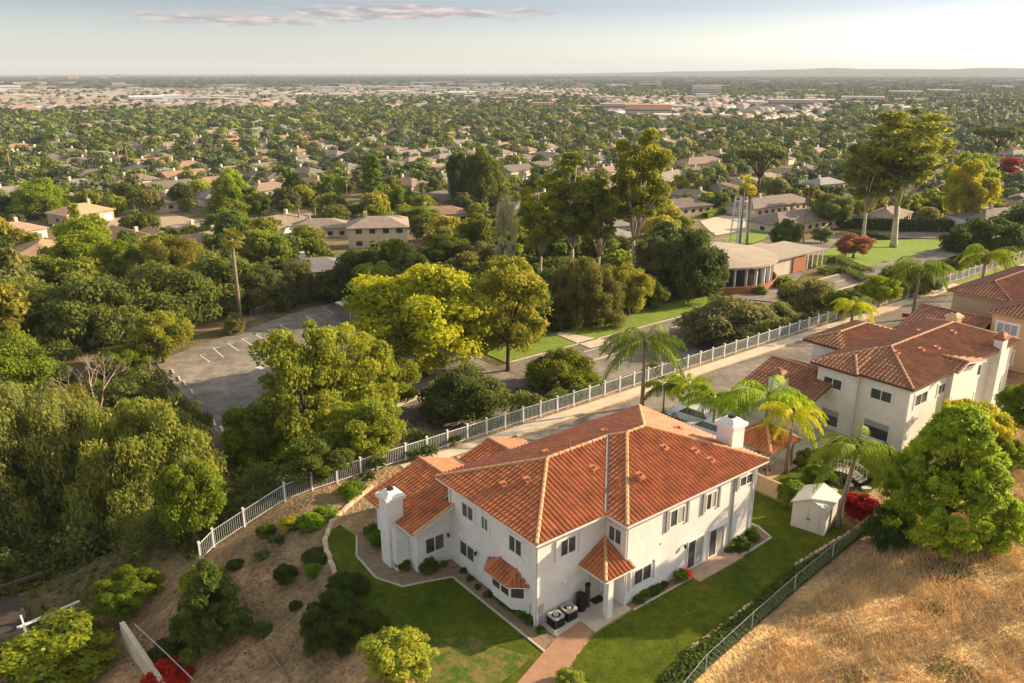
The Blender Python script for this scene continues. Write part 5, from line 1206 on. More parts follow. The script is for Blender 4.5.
palm('small', 'small palm in front of the white parked car beside the white chimney', 712, 438, 402, 60, (.16, .24, .02), r0=.10, var=0)
palm('queen', 'sunlit queen palm behind the gazebo covering the neighbouring chimney', 763, 452, 398, 100, (.17, .26, .02), r0=.17, var=1)
palm('queen', 'drooping yellow queen palm right over the gazebo roof', 786, 474, 414, 62, (.30, .32, .02), r0=.15, var=2)
palm('queen', 'leaning queen palm beside the shed and red maple', 838, 528, 455, 92, (.13, .19, .025), lean=1.0, r0=.17, var=0)
palm('queen', 'short yellow green palm on the pavement behind the neighbouring roofs', 850, 333, 306, 46, (.26, .30, .02), r0=.18, var=2)
palm('queen', 'tallest right hand queen palm with a dead frond skirt beside the red cordylines', 912, 320, 268, 62, (.10, .15, .02), fruit=True, r0=.2, var=1)
palm('queen', 'queen palm with a dead frond skirt farther right by the fence', 980, 292, 256, 56, (.12, .17, .02), fruit=True, r0=.2, var=0)
palm('queen', 'feathery palm deep in the oak belt left of the golden tree', 377, 316, 270, 40, (.13, .16, .03), r0=.25, var=2)
palm('queen', 'fan crowned palm in the grove left of the loose olive tree', 527, 335, 278, 34, (.19, .19, .03), r0=.25, var=1)
for i, (u, w, tp_, wd, lb) in enumerate([(367.5, 481, 475, 17, 'dark cycad nearest the left end of the row by the fence'), (376, 470, 461, 23, 'largest dark cycad on a short trunk by the white fence'), (413, 459, 452, 18, 'cycad by the fence behind the lit wing roof'), (429, 456, 449, 20, 'spreading cycad beside the one behind the lit wing roof'), (454, 446, 437, 17, 'cycad by the fence at the end of the concrete strip'), (300, 534, 526, 16, 'small cycad on the upper dirt slope by the yellow shrub'), (277, 545, 538, 18, 'small cycad on the upper dirt slope left of the yellow shrub')]):
    palm('cycad', lb, u, w, tp_, wd, (.05, .085, .025), r0=.12, var=i, nm='cycad')
# tall fan palm
def fan_proto(seed):
    rs = np.random.RandomState(seed); V = []; F = []; A = []
    for i in range(34):
        az_ = i*2.4; el = 1.2-2.0*(i/34)+rs.uniform(-.1, .1); d = np.array([math.cos(az_)*math.cos(el), math.sin(az_)*math.cos(el), math.sin(el)]); c = d*1.1
        s_ = np.array([-math.sin(az_), math.cos(az_), 0]); u_ = np.cross(d, s_)
        for k in range(13):
            th = R(-95+190*k/12); e = c+(d*math.cos(th)+s_*math.sin(th))*rs.uniform(.85, 1.0)+np.array([0, 0, -.25]); w = (-d*math.sin(th)+s_*math.cos(th))*.07; m_ = (c+e)/2+np.array([0, 0, .08])
            o = len(V); V += [c, m_+w, e, m_-w]; F.append((o, o+1, o+2, o+3)); A.append(rs.uniform(.2, .8))
    me = bpy.data.meshes.new('fronds'); me.from_pydata([tuple(map(float, v)) for v in V], [], F); me.materials.append(LEAF)
    me.attributes.new('rnd', 'FLOAT', 'FACE').data.foreach_set('value', np.array(A, np.float32)); me.update(); return me
FAN = fan_proto(1)
def fan_palm(label, px, base, headpy, wpx, col, r0=.2, group=None, z=None):
    P = ground(px, base) if z is None else at(px, base, z); h = height_at(P, headpy, px); w = width_at(P, wpx)
    t = thing('fan_palm', label, 'palm', P, 0, group)
    MB().tube([(P[0], P[1], P[2]-.3), (P[0], P[1], P[2]+h*.5), (P[0], P[1], P[2]+h)], [r0*1.4, r0, r0*.8], 8).build('trunk', PBARK, t, smooth=True)
    f = bpy.data.objects.new('fronds', FAN); C.objects.link(f); f.parent = t; f.location = (0, 0, h); s_ = w/4.0; f.scale = (s_, s_, s_*1.1); f.color = (*col, 1)
    return t
fan_palm('tall slender fan palm rising out of the oak belt beside the lot', 241, 324, 238, 26, (.15, .16, .03), .28)
fan_palm('taller fan palm beside the open white tower', 739, 252, 182, 17, (.22, .24, .03), .22)
fan_palm('shorter yellow fan palm beside the open white tower', 746, 254, 190, 13, (.32, .30, .02), .22)
for i, (u, bs, hp) in enumerate([(120, 168, 140), (128, 166, 143), (166, 140, 120), (12, 178, 150), (690, 150, 128), (440, 150, 132), (300, 230, 205), (316, 226, 204), (560, 150, 128), (350, 150, 130)]):
    fan_palm('thin distant fan palm sticking up out of the suburb', u, bs, hp, 8, (.10, .12, .03), .3, group='thin fan palms scattered over the suburb')
# cordylines
for i, (u, bs, tp_, lb) in enumerate([(905, 329, 310, 'dark red cordyline left of the tallest right hand palm trunk'), (924, 329, 305, 'dark red cordyline right of the tallest right hand palm trunk')]):
    palm('cycad', lb, u, bs, tp_+5, 11, (.26, .03, .05), r0=.1, nm='cordyline', z=0)
# small plants in the beds around the house
BEDP = [(488, 596, .35), (498, 600, .4), (507, 606, .5), (515, 611, .5), (522, 617, .45), (478, 588, .3), (530, 622, .5), (500, 592, .3), (541, 632, .4)] + \
       [(639, 602, .45), (645, 597, .4), (652, 594, .5), (659, 590, .4), (681, 581, .6), (665, 586, .35), (740, 548, .8), (748, 538, .7), (735, 551, .4), (729, 552, .35), (754, 541, .5), (402, 568, .75), (428, 570, .8), (377, 545, .8), (385, 548, .5), (372, 534, .7), (444, 566, .3), (463, 572, .3), (470, 580, .3)]
BL = ['leafy plant in the strip bed under the bay window', 'leafy plant in the bed against the long sunny wall', 'leafy plant in the bed around the wing chimney']
for i, (u, w, s_) in enumerate(BEDP):
    P = at(u, w, .02); k = 0 if i < 9 else (1 if i < 21 else 2); L_ = PROTO['bush'][i % 3]
    t = put_tree(['bush', 'light_leaf', 'shrub_red'][i % 3], 'bed_plant', BL[k], 'plant', P, s_*1.7, s_*1.2, [(.07, .12, .02), (.10, .17, .02), (.06, .10, .02)][i % 3], group=['plants under the bay window', 'plants along the sunny wall', 'plants around the wing chimney'][k], var=i)
put_tree('bush', 'flower_shrub', 'pink flowering plant at the near corner of the paved patio', 'plant', at(687, 576, .02), .7, .6, (.62, .12, .16))
put_tree('bush', 'flower_shrub', 'yellow flowering plant at the far end of the paved patio', 'plant', at(734, 549, .05), .6, .6, (.60, .55, .03))
put_tree('bush', 'shrub', 'pale spiky shrub at the bottom edge beside the garden path', 'shrub', at(570, 684, 0), 1.6, 1.0, (.20, .25, .06))
# groundcover between front lawn and the green fence, clippings of grass on the dry hill, hedges
def scatter(name, n, region, leaf, h, m, col=None, seed=1, z=0, up=False, asp=2.0, ok=None):
    rs = np.random.RandomState(seed); x = rs.uniform(region[0], region[1], n); y = rs.uniform(region[2], region[3], n)
    if ok is not None: k = ok(x, y, rs); x, y = x[k], y[k]
    n = len(x); pos = np.stack([x, y, T(x, y)+rs.uniform(0, h, n)+.01], 1)
    if up:
        a = rs.uniform(0, 2*PI, n); s_ = leaf*rs.uniform(.5, 1.5, n); w = .02
        dx_, dy_ = np.cos(a), np.sin(a); ln = rs.normal(0, .45, (n, 2))
        base = pos.copy(); base[:, 2] = T(x, y)-.02
        W_ = np.stack([dx_*w, dy_*w, 0*dx_], 1); Tp = base+np.stack([ln[:, 0]*s_, ln[:, 1]*s_, s_], 1)
        V = np.stack([base-W_, base+W_, Tp+W_*.3, Tp-W_*.3], 1).reshape(-1, 3); Q = np.arange(4*n).reshape(-1, 4); rn = rs.uniform(0, 1, n)
    else:
        V, Q, rn = leaf_quads(rs, pos, np.tile([0, 0, 1.0], (n, 1)), leaf, asp, .6)
    o = bpy.data.objects.new(name, npmesh(name, V, Q, m, rn)); C.objects.link(o); o['kind'] = 'stuff'
    if col: o.color = (*col, 1)
    return o
def gcok(x, y, rs):
    up_ = np.interp(x, [-3, 0, 5, 11, 14.5, 23], [-8.5, -7.5, -6.4, -6.0, -5.5, -5.7]); lo = np.interp(x, [-3, 4.4, 14, 23], [-8.9, -7.85, -6.8, -6.0])
    return (y < up_+rs.normal(0, .1, len(x))) & (y > lo)
sheet('groundcover_bed', [(23, -5.75), (14.5, -5.42), (11, -5.92), (5, -6.32), (0, -7.42), (-3, -8.45), (-1, -8.9), (4.4, -7.88), (14, -6.83), (23, -6.0)], .035, pm('dark_mulch', (.05, .06, .025), (.10, .08, .045), 2, .95, .6, 12))
scatter('groundcover', 24000, (-3, 23, -9, -5.4), .12, .22, LEAF, (.065, .10, .025), 2, ok=gcok)
rs0 = np.random.RandomState(9); cl_x = rs0.uniform(0, 60, 260); cl_y = rs0.uniform(-30, -7, 260); cl_s = rs0.uniform(.5, 2.2, 260)
def hillok(x, y, rs):
    fy = -8.6+np.clip((x-4.4)/19, 0, 1.5)*1.9; m_ = np.zeros(len(x), bool)
    for a, c, s_ in zip(cl_x, cl_y, cl_s): m_ |= ((x-a)**2+(y-c)**2 < s_*s_)
    return (y < fy-.3) & (m_ | (rs.uniform(0, 1, len(x)) < .25))
scatter('dry_grass', 150000, (0, 60, -30, -6), .34, .05, DRYG, None, 3, up=True, ok=hillok)
def slopeok(x, y, rs): return (y < 20.5) & (x < -7.5) & (rs.uniform(0, 1, len(x)) < np.clip(.5+.5*np.sin(x*.9)*np.sin(y*.7), .05, 1))
scatter('slope_litter', 9000, (-24, -7, 0, 21), .10, .02, LEAF, (.20, .13, .08), 4, ok=slopeok)
def bankok(x, y, rs): return rs.uniform(0, 1, len(x)) < .8
scatter('bank_ivy', 110000, (-12, 120, 22.1, 34), .19, .3, LEAF, (.06, .085, .025), 5, ok=bankok)
def backok(x, y, rs): return (y > 24) & ~((x > -1.5) & (y > 44)) & (rs.uniform(0, 1, len(x)) < np.clip(.5+.6*np.sin(x*.35+1)*np.sin(y*.3), .1, 1))
scatter('ground_leaves', 110000, (-70, 38, 24, 112), .20, .2, LEAF, (.07, .085, .03), 6, ok=backok)
# clipped hedges
def hedge(label, pts, w, h, col, z=None, nl=None, group=None):
    rs = np.random.RandomState(len(TREES)+int(pts[0][0]*7) % 97); P = []; N = []
    for (a, c) in zip(pts[:-1], pts[1:]):
        d = np.array([c[0]-a[0], c[1]-a[1]]); l = np.hypot(*d); d /= l; n_ = np.array([-d[1], d[0]]); k = int(l*(w+2*h)*(nl or 26))
        s_ = rs.uniform(-.2, l+.2, k); q = rs.uniform(-1, 1, k)*(w/2+h); off = np.clip(q, -w/2, w/2); zz = np.where(np.abs(q) > w/2, h-(np.abs(q)-w/2), h)+rs.normal(0, .05, k)
        xx = a[0]+d[0]*s_+n_[0]*(off+rs.normal(0, .05, k)); yy = a[1]+d[1]*s_+n_[1]*(off+rs.normal(0, .05, k))
        P.append(np.stack([xx, yy, T(xx, yy)+zz], 1)); nn = np.where((np.abs(q) > w/2)[:, None], np.sign(q)[:, None]*np.array([n_[0], n_[1], 0]), np.array([0, 0, 1.0])); N.append(nn)
    P = np.concatenate(P); N = np.concatenate(N); V, Q, rn = leaf_quads(rs, P, N, .30 if not nl else .62, 1.5, .5)
    o = bpy.data.objects.new('hedge', npmesh('hedge', V, Q, LEAF, rn)); C.objects.link(o); o.color = (*col, 1); setp(o, label, 'hedge', group)
gp2 = lambda l: [ground(u, w)[:2] for u, w in l]
hedge('long dark clipped hedge behind the bright eucalyptus lawn', gp2([(818, 226), (860, 229), (905, 231), (950, 232)]), 1.6, 3.2, (.04, .075, .02), nl=10)
hedge('tall dark hedge behind the low roofs left of the great eucalyptus', gp2([(775, 196), (810, 198), (842, 201)]), 2.0, 4.5, (.045, .075, .02), nl=9)
hedge('curved clipped hedge, outer row, before the reddish tree', gp2([(808, 268), (822, 262), (838, 262), (852, 270), (868, 275)]), 2.2, 1.2, (.09, .13, .03))
hedge('curved clipped hedge, inner row, before the reddish tree', gp2([(822, 275), (840, 271), (856, 279), (866, 284)]), 2.0, 1.0, (.07, .11, .03))
hedge('sunlit yellow green hedge block right of the low house drive', gp2([(705, 218), (722, 212), (745, 208)]), 2.0, 1.6, (.13, .20, .02), nl=12)
hedge('dark hedge along the street beyond the round grey olive tree', gp2([(850, 236), (890, 240)]), 1.5, 1.0, (.05, .08, .02), nl=10)
hedge('fresh hedge row left of the two storey pale house', gp2([(305, 205), (340, 212), (372, 214)]), 2.0, 2.0, (.07, .12, .02), nl=8)
hedge('long rounded green hedge behind the two storey pale house', gp2([(385, 206), (415, 212), (432, 216)]), 3.0, 3.0, (.13, .19, .02), nl=8)
# ------------------------------------------------------------------ special buildings of the lower ground
def gable_house(label, P, rz, L_, W_, h, roofcol, wallcol, name='suburban_house', two=False, group=None, wing=None, hip=True, garage=True, win=True):
    t = thing(name, label, 'house', P, rz, group)
    def place(b, nm, m, col=None, parent=t):
        o = b.build(nm, m); o.parent = parent
        if col: o.color = (*col, 1)
        return o
    b = MB(); b.box(-L_/2, -W_/2, -1.2, L_/2, W_/2, h)
    if wing: b.box(*wing[:2], -1.2, *wing[2:4], h)
    place(b, 'wall', HWALL, wallcol)
    def rf(x0, y0, x1, y1, z, t_=.38):
        o = .55; x0 -= o; y0 -= o; x1 += o; y1 += o; q = MB()
        if (x1-x0) >= (y1-y0): hh_ = (y1-y0)/2; a, c = (x0+(hh_ if hip else 0), (y0+y1)/2), (x1-(hh_ if hip else 0), (y0+y1)/2)
        else: hh_ = (x1-x0)/2; a, c = ((x0+x1)/2, y0+(hh_ if hip else 0)), ((x0+x1)/2, y1-(hh_ if hip else 0))
        zr_ = z+hh_*t_; v = [(x0, y0, z), (x1, y0, z), (x1, y1, z), (x0, y1, z), (*a, zr_), (*c, zr_), (x0, y0, z-.2), (x1, y0, z-.2), (x1, y1, z-.2), (x0, y1, z-.2)]
        f = [(0, 1, 5, 4), (2, 3, 4, 5), (1, 2, 5), (3, 0, 4)] if (x1-x0) >= (y1-y0) else [(1, 2, 5, 4), (3, 0, 4, 5), (0, 1, 4), (2, 3, 5)]
        return q.add(v, f+[(0, 6, 7, 1), (1, 7, 8, 2), (2, 8, 9, 3), (3, 9, 6, 0), (9, 8, 7, 6)])
    r_ = place(rf(-L_/2, -W_/2, L_/2, W_/2, h), 'roof', HROOF, roofcol)
    if wing: place(rf(wing[0], wing[1], wing[2], wing[3], h+.02), 'wing_roof', HROOF, roofcol)
    c = MB(); c.box(L_*.18, -.4, h, L_*.18+.8, .4, h+W_*.19+1.3); place(c, 'chimney', HWALL, wallcol)
    if win:
        n = int(L_/3.2)
        for lv in ([1.0, 3.8] if two else [1.0]):
            for k in range(n):
                x = -L_/2+1.1+k*3.1
                for sy in (-1, 1):
                    w_ = MB().box(x, sy*W_/2-.03, lv, x+1.4, sy*W_/2+.03, lv+1.1); place(w_, 'window', HDARK)
            for sx in (-1, 1):
                w_ = MB().box(sx*L_/2-.03, -.8, lv, sx*L_/2+.03, .8, lv+1.1); place(w_, 'window', HDARK)
        if garage:
            y = wing[1] if wing else -W_/2; x = (wing[0]+wing[2])/2-2.3 if wing else L_/2-5.4
            g = MB().box(x, y-.05, 0, x+4.6, y+.02, 2.1); place(g, 'garage_door', TRIM)
    return t
BRN = (.30, .235, .18); GRYR = (.27, .25, .24); TANR = (.46, .33, .21); PINKR = (.40, .29, .25); DKR = (.16, .13, .12)
WHT = (1.25, 1.35, 1.5); CRM = (1.1, 1.05, .95); TAN = (.85, .8, .72)
def gh(label, px, base, rzdeg, L_, W_, h, rc, wc, **k):
    P = ground(px, base); return gable_house(label, P, R(rzdeg), L_, W_, h, rc, wc, **k)
gh('two storey pale house with a light brown roof above the oak belt', 379, 246, 150, 13.5, 9, 5.2, (.40, .33, .28), CRM, two=True, wing=(-6.7, -8, -1, -4))
gh('low pale house with tan roof left of the two storey pale house', 322, 236, 150, 15, 9, 3.0, (.38, .31, .26), CRM, wing=(1, -7, 6, -4))
gh('brown roofed house among trees behind the sandy green tree', 278, 232, 20, 18, 9, 3.0, (.34, .27, .22), CRM, wing=(-8, -8, -2, -4))
gh('grey roofed white garage house behind the far stalls', 318, 282, 160, 11, 8, 2.8, (.25, .245, .25), WHT)
gh('long tan roofed building with a flat wide roof left of the fresh green trees', 82, 222, 20, 15, 11, 3.4, (.62, .44, .25), TAN, name='tan_roofed_building')
gh('brown tiled house just above the oak belt at the left', 44, 266, 75, 16, 11, 3.2, (.46, .31, .19), CRM, wing=(-7, -9, -1, -5))
gh('low house with pinkish roof at the left edge', 6, 242, 20, 18, 10, 3.0, (.50, .36, .27), CRM)
gh('white house with dark windows seen left of the eucalyptus trunks', 540, 222, 165, 22, 9, 5.2, (.33, .31, .31), WHT, two=True)
gh('grey house behind the eucalyptus trunks', 598, 236, 160, 16, 9, 3.2, (.33, .31, .31), WHT)
gh('brown roofed house in the middle left of the great double crown', 437, 222, 160, 18, 9, 3.0, (.36, .23, .17), CRM)
gh('dark low house with carport beside the road right of the eucalyptus group', 676, 214, 170, 22, 10, 3.0, (.22, .18, .16), TAN, wing=(2, -8, 9, -4))
gh('low wide grey brown house across the street by the wooden pole', 800, 228, 175, 34, 12, 3.1, (.31, .25, .22), CRM, wing=(-12, -10, -4, -5))
gh('low grey brown house behind the one by the wooden pole', 770, 212, 175, 30, 11, 3.1, (.29, .24, .21), CRM)
gh('white flat roofed shed like house far right of the pole', 823, 190, 170, 14, 9, 3.0, (.42, .41, .40), WHT)
gh('large grey roofed house right of the yellow sunlit tree', 1000, 232, 160, 26, 12, 4.6, (.30, .27, .25), WHT, two=True)
gh('grey house beyond the fence between yellow tree and right edge', 975, 224, 170, 16, 10, 3.2, (.34, .30, .27), WHT)
gh('pale house right of the far red tree', 1018, 160, 160, 22, 12, 3.2, (.42, .36, .32), CRM)
gh('brown roofed house beyond the flat topped pine', 700, 168, 170, 26, 12, 3.0, (.36, .27, .23), CRM)
# round roofed church hall with a fan of slats, its flat wing with an orange wall, and its open tower
cp = at(716, 290, -7.9); cx_, cy_ = cp[0]+6, cp[1]+6
CH = thing('round_hall', 'round roofed building with tall window slats and a cedar balustrade beside the dark tree', 'building', (cx_, cy_, -8))
b = MB(); ring = [(cx_+9.5*math.cos(2*PI*k/36), cy_+9.5*math.sin(2*PI*k/36)) for k in range(36)]; b.prism(ring, -8.5, -3.6); b.build('wall', HDARK, CH)
b = MB(); rr_ = [(cx_+11.6*math.cos(2*PI*k/48), cy_+11.6*math.sin(2*PI*k/48)) for k in range(48)]
b.prism(rr_, -3.6, -3.25); b.add([(x, y, -3.25) for x, y in rr_]+[(cx_, cy_, -2.2)], [(k, (k+1) % 48, 48) for k in range(48)]); b.build('roof', pm('built_up_roof', (.42, .34, .26), (.34, .28, .22), .5, .9), CH)
for k in range(30):
    a = 2*PI*k/30; MB().prism([(cx_+10.6*math.cos(a+d_)+e_*math.cos(a), cy_+10.6*math.sin(a+d_)+e_*math.sin(a)) for d_, e_ in ((-.012, -.25), (.012, -.25), (.012, .25), (-.012, .25))], -8, -3.6).build('pillar', TRIM, CH)
for k in range(60):
    pass
b = MB(); n = 72; r1_, r2_ = 11.5, 11.7
ro_ = [(cx_+r2_*math.cos(2*PI*k/n), cy_+r2_*math.sin(2*PI*k/n)) for k in range(n)]; ri_ = [(cx_+r1_*math.cos(2*PI*k/n), cy_+r1_*math.sin(2*PI*k/n)) for k in range(n)]
vs = [(x, y, -8) for x, y in ro_]+[(x, y, -6.6) for x, y in ro_]+[(x, y, -8) for x, y in ri_]+[(x, y, -6.6) for x, y in ri_]; f = []
for k in range(n):
    j = (k+1) % n; f += [(k, j, n+j, n+k), (2*n+j, 2*n+k, 3*n+k, 3*n+j), (n+k, n+j, 3*n+j, 3*n+k)]
b.add(vs, f); b.build('balustrade', ORW, CH)
WG = thing('flat_roofed_wing', 'flat roofed low building with an orange cedar end wall and white carport posts', 'building', (cx_+17, cy_-2, -8))
wx, wy = cx_+17, cy_-2
MB().box(wx-7, wy-4.5, -8.3, wx+3, wy+5.5, -4.7).build('wall', HWALL, WG); MB().box(wx-7.6, wy-5.2, -4.7, wx+3.6, wy+6.1, -4.35).build('roof', MATS['built_up_roof'], WG)
MB().box(wx+3.01, wy-4.5, -8, wx+3.25, wy+5.5, -4.72).build('cedar_wall', ORW, WG); MB().box(wx-1, wy-4.75, -8, wx+3.2, wy-4.51, -4.75).build('cedar_wall', ORW, WG)
MB().box(wx+3.61, wy-4.5, -4.9, wx+10, wy+5, -4.65).build('carport_roof', MATS['built_up_roof'], WG)
for k in range(4):
    for y in (wy-4.2, wy+4.6): MB().box(wx+4.5+k*1.7, y-.08, -8, wx+4.66+k*1.7, y+.08, -4.9).build('post', TRIM, WG)
TP = ground(737, 250)
TW = thing('open_tower', 'open white frame tower in front of the round roofed building', 'tower', TP); hh = height_at(TP, 196, 737)
for (x, y) in ((-1.1, -1.1), (1.1, -1.1), (1.1, 1.1), (-1.1, 1.1)):
    MB().tube([(TP[0]+x*1.25, TP[1]+y*1.25, TP[2]-.5), (TP[0]+x*.8, TP[1]+y*.8, TP[2]+hh)], .17, 5).build('leg', TRIM, TW)
for k in range(1, 6):
    z = TP[2]+hh*k/5.5; MB().box(TP[0]-1.1, TP[1]-1.1, z, TP[0]+1.1, TP[1]-.95, z+.2).build('brace', TRIM, TW); MB().box(TP[0]-1.1, TP[1]-1.1, z, TP[0]-.95, TP[1]+1.1, z+.2).build('brace', TRIM, TW)
def canopy():
    P = at(360, 318, -7.9); x, y = P[0], P[1]; t = thing('shade_canopy', 'pale flat shade canopy on posts at the far end of the parking lot', 'canopy', (x, y, -8))
    MB().prism([(x-3, y-2.2), (x+3, y-2.2), (x+3, y+2.2), (x-3, y+2.2)], -5.4, -5.28).build('roof', SHEDR, t)
    for sx in (-2.6, 2.6):
        for sy in (-1.9, 1.9): MB().box(x+sx-.08, y+sy-.08, -8, x+sx+.08, y+sy+.08, -5.4).build('post', MET, t)
canopy()
# utility poles
def pole(label, px, base, top, group=None):
    P = ground(px, base); h = height_at(P, top, px); t = thing('utility_pole', label, 'utility pole', P, R(30), group)
    o = MB().tube([(0, 0, -.5), (0, 0, h)], [.2, .13], 7).build('pole', WOOD); o.parent = t
    o = MB().box(-1.3, -.08, h-1.2, 1.3, .08, h-1.0).build('crossarm', WOOD); o.parent = t
    o = MB().tube([(.35, 0, h-3.2), (.35, 0, h-2.2)], .24, 8).build('transformer', MET); o.parent = t
pole('wooden utility pole with crossarm left of the round grey olive tree', 803, 244, 187)
pole('wooden utility pole by the sandy lot in the left suburb', 138, 232, 206)
pole('utility pole beside the fresh hedge row in the left suburb', 347, 198, 178)
pole('utility pole left of the silvery nearly bare tree', 487, 226, 200)
# bright lawn under the great eucalyptus, streets, drives and yards: thin sheets draped on the ground
def draped(name, pts, m, w=None, off=.12, step=6):
    if w:      # strip
        V = []; 
        L_ = []; 
        for a, c in zip(pts[:-1], pts[1:]):
            n = max(1, int(math.dist(a, c)/step)); L_ += [(a[0]+(c[0]-a[0])*k/n, a[1]+(c[1]-a[1])*k/n) for k in range(n)]
        L_.append(pts[-1])
        for i, p in enumerate(L_):
            q = L_[min(i+1, len(L_)-1)]; o = L_[max(i-1, 0)]; d = np.array([q[0]-o[0], q[1]-o[1]]); d /= np.linalg.norm(d)+1e-9; n_ = np.array([-d[1], d[0]])
            for s_ in (-1, 0, 1): x, y = p[0]+n_[0]*s_*w/2, p[1]+n_[1]*s_*w/2; V.append((x, y, Tz(x, y)+off))
        b = MB().add(V, [(3*i+k, 3*i+3+k, 3*i+4+k, 3*i+1+k) for i in range(len(L_)-1) for k in (0, 1)])
    else:
        import bmesh
        bm = bmesh.new(); vs = [bm.verts.new((x, y, 0)) for x, y in pts]; bm.faces.new(vs); 
        xs = [p[0] for p in pts]; ys = [p[1] for p in pts]
        for ax, lo, hi in (((1, 0, 0), min(xs), max(xs)), ((0, 1, 0), min(ys), max(ys))):
            for k in range(1, int((hi-lo)/step)+1):
                g = bm.verts[:]+bm.edges[:]+bm.faces[:]
                co = (lo+k*step, 0, 0) if ax[0] else (0, lo+k*step, 0)
                bmesh.ops.bisect_plane(bm, geom=g, plane_co=co, plane_no=ax)
        for v in bm.verts: v.co.z = Tz(v.co.x, v.co.y)+off
        bmesh.ops.recalc_face_normals(bm, faces=bm.faces); me = bpy.data.meshes.new(name); bm.to_mesh(me); bm.free(); me.materials.append(m)
        o = bpy.data.objects.new(name, me); C.objects.link(o); o['kind'] = 'structure'
        if me.polygons[0].normal.z < 0: me.flip_normals()
        return o
    return struct(name, b, m)
draped('lawn', gp2([(845, 262), (848, 246), (880, 241), (925, 240), (962, 243), (958, 258), (935, 266), (890, 270), (862, 268)]), LAWN2)
draped('road', gp2([(990, 241), (950, 236), (900, 236), (850, 238), (815, 244), (800, 256), (770, 280), (758, 302)]), ASPH, w=9, off=.2)
draped('lawn', gp2([(805, 262), (818, 252), (840, 247), (846, 252), (815, 268)]), LAWN2, off=.15)
draped('pavement', gp2([(700, 222), (722, 216), (748, 218), (752, 228), (716, 236)]), CONC2, off=.15)
draped('road', gp2([(700, 244), (740, 238), (800, 232)]), ASPH, w=7, off=.18)
draped('lawn', gp2([(722, 240), (745, 231), (768, 230), (765, 240), (735, 250)]), LAWN2, off=.25)
draped('pavement', gp2([(720, 258), (748, 246), (772, 250), (745, 264)]), CONC2, off=.18)
draped('lawn', gp2([(100, 218), (150, 210), (160, 206), (108, 211)]), LAWN2, off=.2)
draped('dirt_yard', gp2([(104, 232), (112, 218), (165, 212), (200, 222), (195, 236), (150, 242)]), pm('bare_yard', (.46, .33, .22), (.38, .28, .19), .3, .95), off=.12)
draped('dirt_bank', gp2([(190, 338), (250, 322), (300, 306), (304, 298), (240, 308), (186, 328)]), pm('dry_bank', (.42, .30, .16), (.30, .21, .11), .6, .95, .5, 5), off=.05, step=3)
draped('pavement', gp2([(590, 350), (616, 343), (560, 333), (556, 336)]), CONC2, off=.14)

# ------------------------------------------------------------------ the suburb: streets, houses and trees to the horizon
TH = R(12)
ux, uy = np.array([math.cos(TH), math.sin(TH)]), np.array([-math.sin(TH), math.cos(TH)])
def infov(x, y, m=4):
    d = math.degrees(math.atan2(y-CAM[1], x-CAM[0]))-51.8
    return abs(d) < 33.5+m
rs = np.random.RandomState(77)
KEEP = []      # free ground around the things placed above
for o in list(C.objects):
    if o.parent is None and (o.get('category') in ('tree', 'palm', 'house', 'building', 'tower', 'car', 'hedge', 'utility pole', 'canopy', 'shrub')):
        x, y = o.location[0], o.location[1]
        if o['category'] == 'hedge': x, y = np.mean([(v.co.x, v.co.y) for v in o.data.vertices[:400]], axis=0)
        KEEP.append((x, y, {'house': 17, 'building': 20}.get(o['category'], 6.5), o['category']))
KA = np.array([(k[0], k[1], k[2]) for k in KEEP])
COR = [(k[0], k[1], (CAM[0]-k[0]), (CAM[1]-k[1]), k[3]) for k in KEEP if k[3] in ('house', 'building', 'tower')]
COR = [(a, c, dx_/math.hypot(dx_, dy_), dy_/math.hypot(dx_, dy_)) for a, c, dx_, dy_, _ in COR]
def corridor(x, y):
    for a, c, dx_, dy_ in COR:
        t_ = (x-a)*dx_+(y-c)*dy_
        if 0 < t_ < 34 and abs((x-a)*dy_-(y-c)*dx_) < 12: return True
    return False
def clear(x, y, r): return not np.any(np.hypot(KA[:, 0]-x, KA[:, 1]-y) < KA[:, 2]+r)
OPEN = [(890, 245, 32), (745, 245, 20), (140, 228, 20), (845, 262, 22), (790, 268, 14), (760, 285, 20), (720, 225, 14)]
OP = [(*ground(u, w)[:2], r_) for u, w, r_ in OPEN]
def openspot(x, y, r): return any(math.hypot(x-a, y-c) < q+r for a, c, q in OP)
streets = []; hs = []
for j in range(-14, 60):
    v0 = j*66.0
    for i in range(-60, 90):
        u0 = i*21.5+rs.uniform(-2, 2)
        for sd_ in (-1, 1):
            p = ux*u0+uy*(v0+sd_*17.5); x, y = p; D = math.hypot(x-CAM[0], y-CAM[1])
            if D < 172 or D > 2600 or not infov(x, y) or y < 64: continue
            if rs.uniform() < (.30 if D > 700 else .22): continue
            if not clear(x, y, 5) or openspot(x, y, 6): continue
            hs.append((D, x, y, TH+(0 if sd_ > 0 else PI)+rs.uniform(-.06, .06)+(PI/2 if rs.uniform() < .25 else 0)))
for j in range(-1, 12):
    pts = []; v0 = j*66.0
    for u0 in range(-500, 1400, 30):
        x, y = ux*u0+uy*v0; D = math.hypot(x-CAM[0], y-CAM[1])
        ok = 165 < D < 900 and infov(x, y) and y > 64 and not openspot(x, y, 4) and clear(x, y, -3)
        if ok: pts.append((x, y))
        if (not ok or u0 > 1360) and len(pts) > 1: draped('road', pts, ASPH, w=7.5, off=.25, step=15)
        if not ok: pts = []
hs.sort()
protos = []
def pix(x, y, z):
    d = np.array([x, y, z])-CAM; w = float(d@_F); return 512+FPX*float(d@_R)/w, 341.5-FPX*float(d@_U)/w
